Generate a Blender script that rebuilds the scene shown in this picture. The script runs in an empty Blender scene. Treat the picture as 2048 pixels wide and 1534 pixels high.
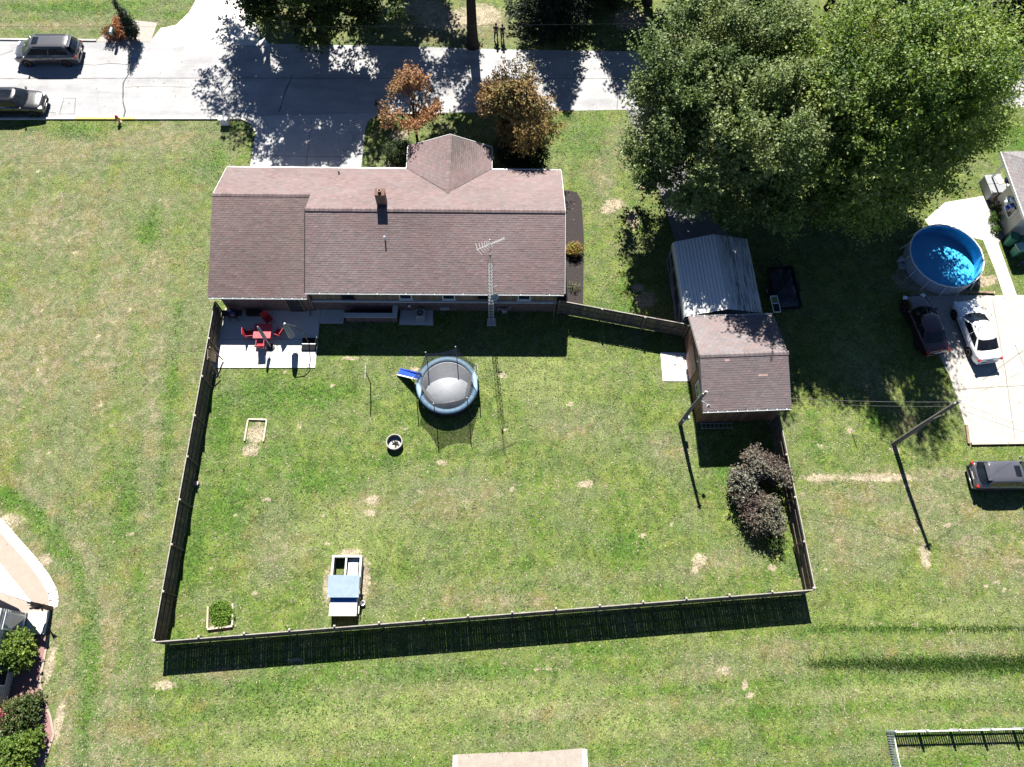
import bpy, bmesh, math, random
import numpy as np
from mathutils import Vector, Matrix

S = bpy.context.scene
R = math.radians

# ------------------------------------------------------------------ camera
FOCAL_PX, PITCH, ROLL, YAW, CAM_Z = 1550.0, R(67.38), R(2.276), R(-2.149), 48.0
cam_data = bpy.data.cameras.new('camera')
cam = bpy.data.objects.new('camera', cam_data)
S.collection.objects.link(cam)
cam_data.sensor_width = 36.0
cam_data.lens = FOCAL_PX / 2048.0 * 36.0
cam_data.clip_start = 0.5
cam_data.clip_end = 3000.0
cp, sp, cr, sr = math.cos(PITCH), math.sin(PITCH), math.cos(ROLL), math.sin(ROLL)
f_ = Vector((0, cp, -sp)); r0 = Vector((1, 0, 0)); u0 = Vector((0, sp, cp))
r_ = cr * r0 + sr * u0; u_ = -sr * r0 + cr * u0
rot = Matrix.Rotation(YAW, 3, 'Z') @ Matrix((r_, u_, -f_)).transposed()
cam.matrix_world = Matrix.Translation((0, 0, CAM_Z)) @ rot.to_4x4()
S.camera = cam

# ------------------------------------------------------------------ light
SUN_EL = R(47.0)
SUN_DX = -0.10                       # sun stands north, slightly west
sun_dir = Vector((SUN_DX, 1.0, 0)).normalized() * math.cos(SUN_EL)
sun_dir.z = math.sin(SUN_EL)
world = bpy.data.worlds.new('World'); S.world = world; world.use_nodes = True
wn = world.node_tree.nodes; wl = world.node_tree.links
wn.clear()
sky = wn.new('ShaderNodeTexSky'); sky.sky_type = 'NISHITA'; sky.sun_disc = False
sky.sun_elevation = SUN_EL
sky.sun_rotation = math.atan2(sun_dir.x, sun_dir.y)
sky.air_density = 0.6; sky.altitude = 1500; sky.dust_density = 0.0; sky.ozone_density = 4.0
bg = wn.new('ShaderNodeBackground'); bg.inputs['Strength'].default_value = 0.05
wo = wn.new('ShaderNodeOutputWorld')
wl.new(sky.outputs['Color'], bg.inputs['Color']); wl.new(bg.outputs[0], wo.inputs['Surface'])
sl = bpy.data.lights.new('sun', 'SUN'); sl.energy = 5.0; sl.angle = R(0.53); sl.color = (1.0, 0.955, 0.88)
so = bpy.data.objects.new('sun', sl); S.collection.objects.link(so)
so.rotation_euler = sun_dir.to_track_quat('Z', 'Y').to_euler()
so.location = (-10, 60, 60)
S.view_settings.view_transform = 'Standard'; S.view_settings.look = 'None'
S.view_settings.gamma = 1.0; S.view_settings.use_curve_mapping = False
S.view_settings.exposure = 1.58
S.render.engine = 'CYCLES'
S.cycles.max_bounces = 5; S.cycles.diffuse_bounces = 1; S.cycles.glossy_bounces = 2
S.cycles.transmission_bounces = 3; S.cycles.transparent_max_bounces = 8
S.cycles.caustics_reflective = False; S.cycles.caustics_refractive = False

COL = S.collection
rng = np.random.default_rng(11)
random.seed(5)

# ------------------------------------------------------------------ materials
def new_mat(name):
    m = bpy.data.materials.new(name); m.use_nodes = True
    nt = m.node_tree; nt.nodes.clear()
    out = nt.nodes.new('ShaderNodeOutputMaterial')
    b = nt.nodes.new('ShaderNodeBsdfPrincipled')
    nt.links.new(b.outputs[0], out.inputs['Surface'])
    return m, nt, b, out

def noise(nt, vec, scale, detail=3.0, rough=0.6, dist=0.0):
    n = nt.nodes.new('ShaderNodeTexNoise'); n.inputs['Scale'].default_value = scale
    n.inputs['Detail'].default_value = detail; n.inputs['Roughness'].default_value = rough
    n.inputs['Distortion'].default_value = dist
    nt.links.new(vec, n.inputs['Vector'])
    return n.outputs['Fac']

def ramp(nt, fac, stops):
    r = nt.nodes.new('ShaderNodeValToRGB'); e = r.color_ramp.elements
    while len(e) < len(stops): e.new(0.5)
    for i, (p, c) in enumerate(stops):
        e[i].position = p
        e[i].color = (*c, 1) if isinstance(c, tuple) else (c, c, c, 1)
    nt.links.new(fac, r.inputs['Fac'])
    return r.outputs['Color']

def mixc(nt, fac, a, b, mode='MIX'):
    m = nt.nodes.new('ShaderNodeMix'); m.data_type = 'RGBA'; m.blend_type = mode
    for k, x in ((0, fac), (6, a), (7, b)):
        if isinstance(x, bpy.types.NodeSocket): nt.links.new(x, m.inputs[k])
        elif k == 0: m.inputs[0].default_value = x
        else: m.inputs[k].default_value = (*x, 1)
    return m.outputs[2]

def math_n(nt, op, a, b=None):
    m = nt.nodes.new('ShaderNodeMath'); m.operation = op
    for k, x in ((0, a), (1, b)):
        if x is None: continue
        if isinstance(x, bpy.types.NodeSocket): nt.links.new(x, m.inputs[k])
        else: m.inputs[k].default_value = x
    return m.outputs[0]

def bump(nt, b, h, strength, dist=0.02):
    n = nt.nodes.new('ShaderNodeBump'); n.inputs['Strength'].default_value = strength
    n.inputs['Distance'].default_value = dist
    nt.links.new(h, n.inputs['Height']); nt.links.new(n.outputs[0], b.inputs['Normal'])

def wpos(nt): return nt.nodes.new('ShaderNodeNewGeometry').outputs['Position']
def opos(nt): return nt.nodes.new('ShaderNodeTexCoord').outputs['Object']

MATS = {}
def pm(name, a, b=None, scale=4.0, rough=0.7, spec=0.3, metal=0.0, bmp=0.0, bscale=60.0, coat=0.0, fine=0.35):
    """plain procedural material: two tones mixed by broad + fine noise, with fine relief"""
    if name in MATS: return MATS[name]
    m, nt, bs, out = new_mat(name)
    b = b or tuple(min(1, c * 0.78) for c in a)
    v = wpos(nt)
    n1 = noise(nt, v, scale, 5.0, 0.62); n2 = noise(nt, v, scale * 9 + 3, 3.0, 0.7)
    f = math_n(nt, 'ADD', math_n(nt, 'MULTIPLY', n1, 1 - fine), math_n(nt, 'MULTIPLY', n2, fine))
    c = ramp(nt, f, [(0.33, b), (0.67, a)])
    nt.links.new(c, bs.inputs['Base Color'])
    bs.inputs['Roughness'].default_value = rough
    bs.inputs['Specular IOR Level'].default_value = spec
    bs.inputs['Metallic'].default_value = metal
    bs.inputs['Coat Weight'].default_value = coat
    bs.inputs['Coat Roughness'].default_value = 0.06
    if bmp: bump(nt, bs, noise(nt, v, bscale, 4.0, 0.7), bmp)
    MATS[name] = m
    return m

def vm(name, rough=0.8, spec=0.25, bmp=0.0, bscale=60.0, var=0.25, nscale=3.0, metal=0.0):
    """colour from each piece's own colour attribute, broken up by noise"""
    if name in MATS: return MATS[name]
    m, nt, bs, out = new_mat(name)
    at = nt.nodes.new('ShaderNodeAttribute'); at.attribute_name = 'Col'
    v = wpos(nt)
    n1 = noise(nt, v, nscale, 5.0, 0.65); n2 = noise(nt, v, nscale * 12, 3.0, 0.7)
    f = math_n(nt, 'ADD', math_n(nt, 'MULTIPLY', n1, 0.5), math_n(nt, 'MULTIPLY', n2, 0.5))
    g = ramp(nt, f, [(0.3, 1.0 - var * 1.5), (0.7, 1.0 + var)])
    nt.links.new(mixc(nt, 1.0, at.outputs['Color'], g, 'MULTIPLY'), bs.inputs['Base Color'])
    bs.inputs['Roughness'].default_value = rough
    bs.inputs['Specular IOR Level'].default_value = spec
    bs.inputs['Metallic'].default_value = metal
    if bmp: bump(nt, bs, noise(nt, v, bscale, 4.0, 0.7), bmp)
    MATS[name] = m
    return m

def leaf_mat(name, trans=0.3, rough=0.42, spec=0.45):
    m, nt, bs, out = new_mat(name)
    at = nt.nodes.new('ShaderNodeAttribute'); at.attribute_name = 'Col'
    nt.links.new(at.outputs['Color'], bs.inputs['Base Color'])
    bs.inputs['Roughness'].default_value = rough
    bs.inputs['Specular IOR Level'].default_value = spec
    t = nt.nodes.new('ShaderNodeBsdfTranslucent')
    hs = nt.nodes.new('ShaderNodeHueSaturation'); hs.inputs['Saturation'].default_value = 1.25
    hs.inputs['Value'].default_value = 1.3; hs.inputs['Hue'].default_value = 0.49
    nt.links.new(at.outputs['Color'], hs.inputs['Color']); nt.links.new(hs.outputs[0], t.inputs['Color'])
    mx = nt.nodes.new('ShaderNodeMixShader'); mx.inputs[0].default_value = trans
    nt.links.new(bs.outputs[0], mx.inputs[1]); nt.links.new(t.outputs[0], mx.inputs[2])
    nt.links.new(mx.outputs[0], out.inputs['Surface'])
    MATS[name] = m
    return m

def brick_mat(name, c1, c2, mortar, w=0.21, h=0.075):
    m, nt, bs, out = new_mat(name)
    p = wpos(nt); s = nt.nodes.new('ShaderNodeSeparateXYZ'); nt.links.new(p, s.inputs[0])
    cb = nt.nodes.new('ShaderNodeCombineXYZ')
    nt.links.new(math_n(nt, 'ADD', s.outputs['X'], s.outputs['Y']), cb.inputs[0])
    nt.links.new(s.outputs['Z'], cb.inputs[1])
    b = nt.nodes.new('ShaderNodeTexBrick'); nt.links.new(cb.outputs[0], b.inputs['Vector'])
    b.inputs['Scale'].default_value = 1.0
    b.inputs['Brick Width'].default_value = w; b.inputs['Row Height'].default_value = h
    b.inputs['Mortar Size'].default_value = 0.007
    b.inputs['Color1'].default_value = (*c1, 1); b.inputs['Color2'].default_value = (*c2, 1)
    b.inputs['Mortar'].default_value = (*mortar, 1)
    n = noise(nt, p, 3.0, 4.0)
    g = ramp(nt, n, [(0.3, 0.65), (0.7, 1.2)])
    nt.links.new(mixc(nt, 1.0, b.outputs['Color'], g, 'MULTIPLY'), bs.inputs['Base Color'])
    bs.inputs['Roughness'].default_value = 0.85
    bump(nt, bs, b.outputs['Fac'], -0.6, 0.01)
    MATS[name] = m
    return m

def glass_mat(name, tint=(0.015, 0.02, 0.025)):
    m, nt, bs, out = new_mat(name)
    n = noise(nt, wpos(nt), 1.5, 2.0)
    nt.links.new(ramp(nt, n, [(0.3, tuple(c * 0.6 for c in tint)), (0.7, tuple(c * 1.5 for c in tint))]), bs.inputs['Base Color'])
    bs.inputs['Roughness'].default_value = 0.04; bs.inputs['Specular IOR Level'].default_value = 0.6
    MATS[name] = m
    return m

# ------------------------------------------------------------------ mesh builder
class MB:
    def __init__(s): s.v = []; s.f = []; s.c = []; s.col = None
    def add(s, vs, fs):
        o = len(s.v); s.v += [tuple(map(float, v)) for v in vs]
        for f in fs:
            s.f.append(tuple(i + o for i in f)); s.c.append(s.col)
        return s
    def box(s, c, d, rz=0.0, ry=0.0, rx=0.0):
        m = Matrix.Rotation(rz, 3, 'Z') @ Matrix.Rotation(ry, 3, 'Y') @ Matrix.Rotation(rx, 3, 'X')
        vs = []
        for z in (-.5, .5):
            for x, y in ((-.5, -.5), (.5, -.5), (.5, .5), (-.5, .5)):
                p = m @ Vector((x * d[0], y * d[1], z * d[2])); vs.append((c[0] + p.x, c[1] + p.y, c[2] + p.z))
        return s.add(vs, [(3, 2, 1, 0), (4, 5, 6, 7), (0, 1, 5, 4), (1, 2, 6, 5), (2, 3, 7, 6), (3, 0, 4, 7)])
    def prism(s, poly, z0, z1):
        n = len(poly)
        a = sum(poly[i][0] * poly[(i + 1) % n][1] - poly[(i + 1) % n][0] * poly[i][1] for i in range(n))
        if a < 0: poly = poly[::-1]
        vs = [(x, y, z0) for x, y in poly] + [(x, y, z1) for x, y in poly]
        fs = [tuple(range(n))[::-1], tuple(range(n, 2 * n))] + [(i, (i + 1) % n, n + (i + 1) % n, n + i) for i in range(n)]
        return s.add(vs, fs)
    def tube(s, pts, rad, n=6, cap=True):
        pts = [Vector(p) for p in pts]; k = len(pts)
        rad = [rad] * k if not hasattr(rad, '__len__') else rad
        vs = []; fs = []
        ref = None
        for i, p in enumerate(pts):
            t = (pts[min(i + 1, k - 1)] - pts[max(i - 1, 0)]).normalized()
            if ref is None:
                ref = Vector((1, 0, 0)) if abs(t.x) < 0.8 else Vector((0, 1, 0))
            a = (ref - t * ref.dot(t)).normalized(); b = t.cross(a); ref = a
            for j in range(n):
                w = 2 * math.pi * j / n
                vs.append(p + (a * math.cos(w) + b * math.sin(w)) * rad[i])
        for i in range(k - 1):
            for j in range(n):
                fs.append((i * n + j, i * n + (j + 1) % n, (i + 1) * n + (j + 1) % n, (i + 1) * n + j))
        if cap:
            fs.append(tuple(range(n))[::-1]); fs.append(tuple((k - 1) * n + j for j in range(n)))
        return s.add([tuple(v) for v in vs], fs)
    def lathe(s, prof, n=16, c=(0, 0, 0), cap=True):
        vs = []; fs = []
        for r, z in prof:
            for j in range(n):
                w = 2 * math.pi * j / n
                vs.append((c[0] + r * math.cos(w), c[1] + r * math.sin(w), c[2] + z))
        for i in range(len(prof) - 1):
            for j in range(n):
                fs.append((i * n + j, i * n + (j + 1) % n, (i + 1) * n + (j + 1) % n, (i + 1) * n + j))
        if cap:
            fs.append(tuple(range(n))[::-1]); k = len(prof) - 1
            fs.append(tuple(k * n + j for j in range(n)))
        return s.add(vs, fs)
    def quad(s, a, b, c, d): return s.add([a, b, c, d], [(0, 1, 2, 3)])
    def mesh(s, name, smooth=False):
        me = bpy.data.meshes.new(name); me.from_pydata(s.v, [], s.f)
        if any(c is not None for c in s.c):
            at = me.color_attributes.new('Col', 'FLOAT_COLOR', 'CORNER')
            arr = []
            for f, c in zip(s.f, s.c):
                c = c or (0.5, 0.5, 0.5)
                arr += [c[0], c[1], c[2], 1.0] * len(f)
            at.data.foreach_set('color', arr)
        if smooth: me.polygons.foreach_set('use_smooth', [True] * len(me.polygons))
        me.update()
        return me
    def build(s, name, mat, parent=None, loc=(0, 0, 0), rz=0.0, smooth=False, bevel=0.0):
        o = bpy.data.objects.new(name, s.mesh(name, smooth)); o.data.materials.append(mat)
        COL.objects.link(o); o.location = loc; o.rotation_euler = (0, 0, rz)
        if parent is not None: o.parent = parent
        if bevel:
            b = o.modifiers.new('bevel', 'BEVEL'); b.width = bevel; b.segments = 2; b.limit_method = 'ANGLE'
        return o

def tag(o, label=None, cat=None, group=None, kind=None):
    if label: o['label'] = label
    if cat: o['category'] = cat
    if group: o['group'] = group
    if kind: o['kind'] = kind
    return o

def thing(name, label, cat, loc=(0, 0, 0), rz=0.0, group=None):
    o = bpy.data.objects.new(name, None); COL.objects.link(o)
    o.empty_display_size = 0.2; o.location = loc; o.rotation_euler = (0, 0, rz)
    return tag(o, label, cat, group)

def share(name, me, mat, parent, loc, rz=0.0, scale=(1, 1, 1), rot=None):
    o = bpy.data.objects.new(name, me)
    if mat is not None and not me.materials: me.materials.append(mat)
    COL.objects.link(o); o.location = loc; o.rotation_euler = rot or (0, 0, rz); o.scale = scale
    o.parent = parent
    return o

def copy_tree(o, parent=None):
    c = o.copy(); COL.objects.link(c); c.parent = parent
    for ch in [x for x in bpy.data.objects if x.parent == o]: copy_tree(ch, c)
    return c

def sheet(name, poly, z, mat, kind='structure', parent=None, skirt=0.06):
    """a slab or surface lying on the ground: real thickness, top at z"""
    o = MB().prism(poly, z - skirt, z).build(name, mat, parent)
    if kind: o['kind'] = kind
    return o

def np_mesh(name, V, F, C=None, per_face=4):
    me = bpy.data.meshes.new(name)
    nf = len(F)
    me.vertices.add(len(V)); me.vertices.foreach_set('co', np.asarray(V, np.float32).ravel())
    me.loops.add(nf * per_face); me.loops.foreach_set('vertex_index', np.asarray(F, np.int32).ravel())
    me.polygons.add(nf)
    me.polygons.foreach_set('loop_start', np.arange(nf, dtype=np.int32) * per_face)
    me.polygons.foreach_set('loop_total', np.full(nf, per_face, np.int32))
    me.polygons.foreach_set('use_smooth', np.zeros(nf, bool))
    if C is not None:
        at = me.color_attributes.new('Col', 'FLOAT_COLOR', 'CORNER')
        c4 = np.ones((nf, per_face, 4), np.float32); c4[:, :, :3] = np.asarray(C)[:, None, :]
        at.data.foreach_set('color', c4.ravel())
    me.update(calc_edges=True); me.validate()
    return me

# ------------------------------------------------------------------ ground: lawn
def lawn_mat():
    m, nt, bs, out = new_mat('lawn_grass')
    v = wpos(nt)
    at = nt.nodes.new('ShaderNodeAttribute'); at.attribute_name = 'Cover'   # r dry, g lush, b bare
    s = nt.nodes.new('ShaderNodeSeparateColor'); nt.links.new(at.outputs['Color'], s.inputs[0])
    mid = noise(nt, v, 0.95, 5.0, 0.62, 0.6)
    fin = noise(nt, v, 3.4, 6.0, 0.78); grain = noise(nt, v, 10.0, 4.0, 0.9); mott = noise(nt, v, 1.7, 6.0, 0.72, 0.8)
    tip = noise(nt, v, 31.0, 2.0, 0.8)
    yg = mixc(nt, ramp(nt, mid, [(0.36, 0.0), (0.64, 1.0)]), (0.056, 0.104, 0.014), (0.138, 0.168, 0.038))
    lush = mixc(nt, math_n(nt, 'MULTIPLY', s.outputs[1], ramp(nt, fin, [(0.35, 0.25), (0.6, 1.0)])), yg, (0.045, 0.112, 0.010))
    # cool grey-green turf, thickest where it is dry
    cool = ramp(nt, math_n(nt, 'ADD', noise(nt, v, 0.30, 5.0, 0.65), math_n(nt, 'MULTIPLY', s.outputs[0], 0.24)), [(0.46, 0.0), (0.68, 0.75)])
    c = mixc(nt, cool, lush, (0.110, 0.128, 0.062))
    c = mixc(nt, math_n(nt, 'MULTIPLY', at.outputs['Alpha'], ramp(nt, mid, [(0.30, 0.35), (0.60, 1.0)])), c, (0.165, 0.195, 0.064))
    # ochre patches of dead clover
    och = ramp(nt, math_n(nt, 'ADD', noise(nt, v, 0.55, 6.0, 0.68, 0.5), math_n(nt, 'MULTIPLY', s.outputs[0], 0.14)), [(0.57, 0.0), (0.74, 0.55)])
    c = mixc(nt, och, c, (0.160, 0.122, 0.040))
    # bleached straw lying in ragged flecks
    stw = math_n(nt, 'ADD', noise(nt, v, 1.4, 7.0, 0.78, 0.7), math_n(nt, 'MULTIPLY', s.outputs[0], 0.13))
    stw = math_n(nt, 'SUBTRACT', stw, math_n(nt, 'MULTIPLY', s.outputs[1], 0.05))
    c = mixc(nt, ramp(nt, stw, [(0.60, 0.0), (0.72, 0.8)]), c, (0.225, 0.190, 0.125))
    drk = ramp(nt, noise(nt, v, 1.1, 6.0, 0.75), [(0.26, 0.6), (0.42, 0.0)])
    c = mixc(nt, drk, c, (0.030, 0.060, 0.010))
    bare = ramp(nt, math_n(nt, 'ADD', s.outputs[2], math_n(nt, 'MULTIPLY', math_n(nt, 'SUBTRACT', fin, 0.5), 1.9)), [(0.42, 0.0), (0.62, 1.0)])
    c = mixc(nt, bare, c, mixc(nt, grain, (0.20, 0.165, 0.105), (0.37, 0.32, 0.23)))
    g = ramp(nt, math_n(nt, 'ADD', math_n(nt, 'MULTIPLY', grain, 0.55), math_n(nt, 'MULTIPLY', tip, 0.45)), [(0.37, 0.22), (0.50, 0.88), (0.63, 1.95)])
    c = mixc(nt, 1.0, c, ramp(nt, mott, [(0.36, 0.64), (0.52, 1.0), (0.66, 1.28)]), 'MULTIPLY')
    c = mixc(nt, 1.0, c, g, 'MULTIPLY')
    nt.links.new(c, bs.inputs['Base Color'])
    bs.inputs['Roughness'].default_value = 0.75; bs.inputs['Specular IOR Level'].default_value = 0.15
    h = math_n(nt, 'ADD', math_n(nt, 'MULTIPLY', grain, 0.7), math_n(nt, 'MULTIPLY', tip, 0.3))
    bump(nt, bs, h, 0.5, 0.05)
    MATS['lawn'] = m
    return m
M_LAWN = lawn_mat()

def blob(P, c, rx, ry, a=0.0):
    dx = P[:, 0] - c[0]; dy = P[:, 1] - c[1]
    u = dx * math.cos(a) + dy * math.sin(a); w = -dx * math.sin(a) + dy * math.cos(a)
    q = (u / rx) ** 2 + (w / ry) ** 2
    return np.exp(-q * 1.2)

BARE = [((8.43, 34.50),1.0,.7),((7.84, 33.96),.7,.5),((10.13, 26.41),1.0,.8),((9.66, 27.41),.6,.5),((-8.04, 11.99),.6,.4),((-8.14, 11.19),.5,.3),((5.40, 13.07),.7,.3),
        ((12.31, 8.29),.6,.5),((11.94, 7.68),.4,.3),((16.73, 7.84),.35,.3),((-9.19, 8.71),1.0,.35),((-8.22, 7.06),.45,1.6),((-10.33, 6.76),.4,1.5),
        ((-16.48, 4.24),.9,.3),((-16.12, 15.08),.6,.4),((-15.89, 16.34),.8,.95),((-16.14, 15.25),.7,.4),((23.03, 16.79),.35,.3),((24.43, 13.56),3.4,.34),((20.54, 13.55),1.6,.30),((25.76, 15.42),.4,.3),
        ((-19.17, 20.68),.5,.4),((-12.91, 21.56),.5,.2),((-10.23, 21.84),.9,.2),((10.79, 36.24),.7,.7),((9.65, 33.10),.6,1.1),((-19.18, 1.14),.9,.3),((-19.15, 12.99),.3,.25),
        ((26.32, 8.62),.4,1.2),((-14.37, 16.62),.2,.2),((-3.72, 14.46),.5,.25),((-5.79, 20.94),.6,.25),((0.11, 20.60),.4,.3),((-25.97, 2.22),.35,1.5),((-24.80, -0.70),.35,1.6),((-27.63, 8.22),.5,.5),((-30.33, 10.66),1.0,.5),
        ((-4.80, 52.73),3.2,1.6),((-1.90, 53.34),2.5,1.6),((-6.52, 54.11),2.6,1.4),((10.65, 52.97),2.0,1.6),((41.01, 52.89),4,2),((13.44, 51.07),2,1),((13.17, 1.94),.5,.3),((14.25, 1.12),.3,.4),((14.47, 0.58),.4,.2),
        ((34.37, 28.22),.9,.8),((31.22, 27.05),2.6,.8),((29.29, 28.18),1.6,1.2),((35.27, 28.23),.5,.6),((2.66, 1.94),1.6,.10),((-11.89, 2.49),.7,.1),((-8.09, 37.65),1.0,.6),((-7.88, 40.72),1.0,.7)]
DRY = [((22.88, 12.08),5,1.2),((25.13, 10.49),4,2.0),((21.18, 9.54),2.5,2),((13.85, 8.29),1.8,1.2),((-8.18, 11.67),1.2,1.4),((7.43, 37.12),1.3,3.2),((9.46, 39.49),1.4,2.0),((-32.05, 32.27),4,2.2),((-31.84, 22.26),3,4),((-26.85, 24.18),1.5,5),
       ((-26.64, 40.50),3.5,1.6),((-34.29, 38.98),5,1.6),((-24.76, 27.75),1.0,3),((-26.20, 5.86),1.6,2.5),((-21.19, -1.73),2.5,1.6),((-15.83, 1.67),1.2,.5),((16.55, 3.04),2,.8),((12.32, 2.21),2,.8),((2.89, -0.73),2,.5),((27.04, 12.10),3,1),((29.52, 8.94),3,2.4),
       ((-4.35, 51.62),7,2.6),((4.89, 17.05),3,1.5),((-2.54, 12.01),4,2.0),((0.02, 5.89),6,.8),((-13.48, 8.85),2,2),((11.02, 15.36),1.5,1.2),((-16.80, 52.54),5,2),((-36.35, 51.67),7,1.2),((-26.06, -2.23),1,2),((25.00, 20.38),.8,1.4),((27.09, 17.16),.8,1.2),((31.80, 8.02),2,2),((28.15, 3.05),4,.6)]
LUSH = [((-15.97, 19.07),3.0,1.6),((-18.25, 16.60),.9,2.6),((-16.61, 11.65),1.5,2.0),((-12.00, 19.09),2.2,1.0),((-11.46, 13.28),2.0,1.2),((-14.18, 14.92),1.2,.8),((-7.42, 14.61),1.0,.5),((7.73, 9.20),1.6,1.2),((14.75, 13.70),1.0,1.0),((8.71, 26.40),1.4,2.0),
        ((-18.66, 8.84),.7,3.0),((25.05, 2.49),6,.35),((22.40, 4.18),6,.25),((-11.57, 2.22),3.0,.6),((-12.52, 0.34),3.5,1.0),((14.99, 0.05),1.0,.8),((20.83, 15.40),1.0,.8),((24.82, 17.50),.8,1.0),((6.41, 40.41),2.0,2.4),((-22.03, 37.72),1.4,2.0),((-25.57, 32.33),1.0,2.0),
        ((-24.28, 4.44),.35,4.0),((-27.30, 9.43),.8,1.6),((-23.51, 11.95),.9,4),((-4.03, 1.94),5,.5),((5.91, 3.04),4,.3),((-16.59, 5.01),.7,.5),((12.71, 19.76),.4,.5),((34.37, 28.22),.2,.2),((40.09, 40.82),2,2),((-34.66, 53.37),6,.5),((18.45, 8.00),.8,.8),((-32.80, 40.81),2.5,.9)]

TRACKS = [([(-31.38, 12.40), (-29.25, 11.29), (-27.14, 9.43), (-25.48, 7.33), (-24.31, 5.00), (-23.67, 2.49), (-23.46, -0.18), (-22.99, -3.08)], .55, 0, 1.0), ([(-30.65, 13.21), (-27.71, 11.30), (-25.13, 8.52), (-23.42, 5.58), (-22.47, 2.22), (-21.62, -3.08)], .40, .9, 0),
          ([(-30.98, 10.82), (-29.00, 9.58), (-27.04, 7.62), (-25.60, 5.14), (-24.82, 2.22), (-23.95, -3.08)], .40, .9, 0), ([(-23.81, 15.22), (-22.84, 10.37), (-21.32, 5.87), (-20.17, 0.34), (-20.11, -3.09)], .5, 0, .6), ([(-23.51, 24.59), (-23.15, 18.67), (-22.71, 13.57)], .6, .6, 0), ([(-22.40, 26.17), (-21.91, 20.11), (-21.33, 11.95)], .45, 0, .8),
          ([(20.52, 13.39), (29.01, 13.75), (34.25, 13.83)], .55, 1.0, 0), ([(19.40, 12.40), (25.38, 11.77), (33.46, 10.83)], .9, .8, 0), ([(-17.46, -0.71), (-2.80, -0.20), (14.47, 0.58)], .35, .5, 0), ([(13.88, 8.60), (11.61, 7.38)], .7, .8, 0), ([(-11.31, 11.66), (-0.01, 12.02), (9.53, 12.69)], .5, .35, 0), ([(-10.82, 6.46), (0.01, 6.92), (12.22, 7.38)], .6, .5, 0)]
_q = random.Random(31)
BARE += [((_q.uniform(-18, 17), _q.uniform(6, 21)), _q.uniform(.10, .34), _q.uniform(.08, .22)) for _ in range(34)]
BARE += [((_q.uniform(-40, -20), _q.uniform(8, 40)), _q.uniform(.12, .40), _q.uniform(.08, .22)) for _ in range(40)]
BARE += [((_q.uniform(19, 32), _q.uniform(2, 16)), _q.uniform(.12, .40), _q.uniform(.08, .25)) for _ in range(22)]

def cover(P):
    d = np.zeros(len(P)); l = np.zeros(len(P)); b = np.zeros(len(P))
    for c, rx, ry in DRY: d = np.maximum(d, blob(P, c, rx, ry))
    for c, rx, ry in LUSH: l = np.maximum(l, blob(P, c, rx, ry))
    for c, rx, ry in BARE: b = np.maximum(b, blob(P, c, rx, ry))
    # mowing passes: gentle alternating stripes south of the fence and across the road
    st = 0.5 + 0.5 * np.sin((P[:, 1] * 1.0 - P[:, 0] * 0.05) * 4.2)
    south = 1 / (1 + np.exp((P[:, 1] - 2.4) * 4)) * (P[:, 0] > -24)
    north = 1 / (1 + np.exp(-(P[:, 1] - 50.2) * 4)) * (P[:, 0] < -24)
    l = np.clip(l + 0.55 * st * (south + north), 0, 1)
    d = np.clip(d + 0.35 * (1 - st) * (south + north), 0, 1)
    def track(pts, w):
        q = np.full(len(P), 99.0)
        for a, b in zip(pts[:-1], pts[1:]):
            a = np.array(a); b = np.array(b); t = np.clip(((P[:, :2] - a) @ (b - a)) / ((b - a) @ (b - a)), 0, 1)
            q = np.minimum(q, np.linalg.norm(P[:, :2] - a - t[:, None] * (b - a), axis=1))
        return np.exp(-(q / w) ** 2)
    for pts, w_, dd_, ll_ in TRACKS: d = np.maximum(d, dd_ * track(pts, w_)); l = np.maximum(l, ll_ * track(pts, w_))
    d = d * (1 - .75 * l)
    yard = (P[:, 0] > -19.4) & (P[:, 0] < 18.5) & (P[:, 1] > 3.4 + 0.0765 * (P[:, 0] + 19.5)) & (P[:, 1] < 25)
    l = np.clip(l + 0.18 * yard, 0, 1)
    st2 = 0.5 + 0.5 * np.sin(P[:, 0] * 3.3 + 0.6 * np.sin(P[:, 1] * .4))
    west = (P[:, 0] < -19.6) & (P[:, 1] < 41) 
    d = np.clip(d + west * (0.30 + 0.22 * st2) * (1 - .8 * l), 0, 1)
    return np.stack([d, l, b], 1)

PALE = [((-8.45, -0.72),7.0,1.5),((0.05, 0.33),6.0,1.0),((-13.33, -2.25),4.0,1.0),((7.15, -0.99),4.0,1.0),((23.25, 0.85),6.0,.5),((27.10, 5.04),5.0,.5),((-9.30, 10.09),3.5,2.0),((2.63, 20.25),4,2.0),((24.02, 22.61),2,2)]
def pale(P):
    q = np.zeros(len(P))
    for c, rx, ry in PALE: q = np.maximum(q, blob(P, c, rx, ry))
    return q

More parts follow.
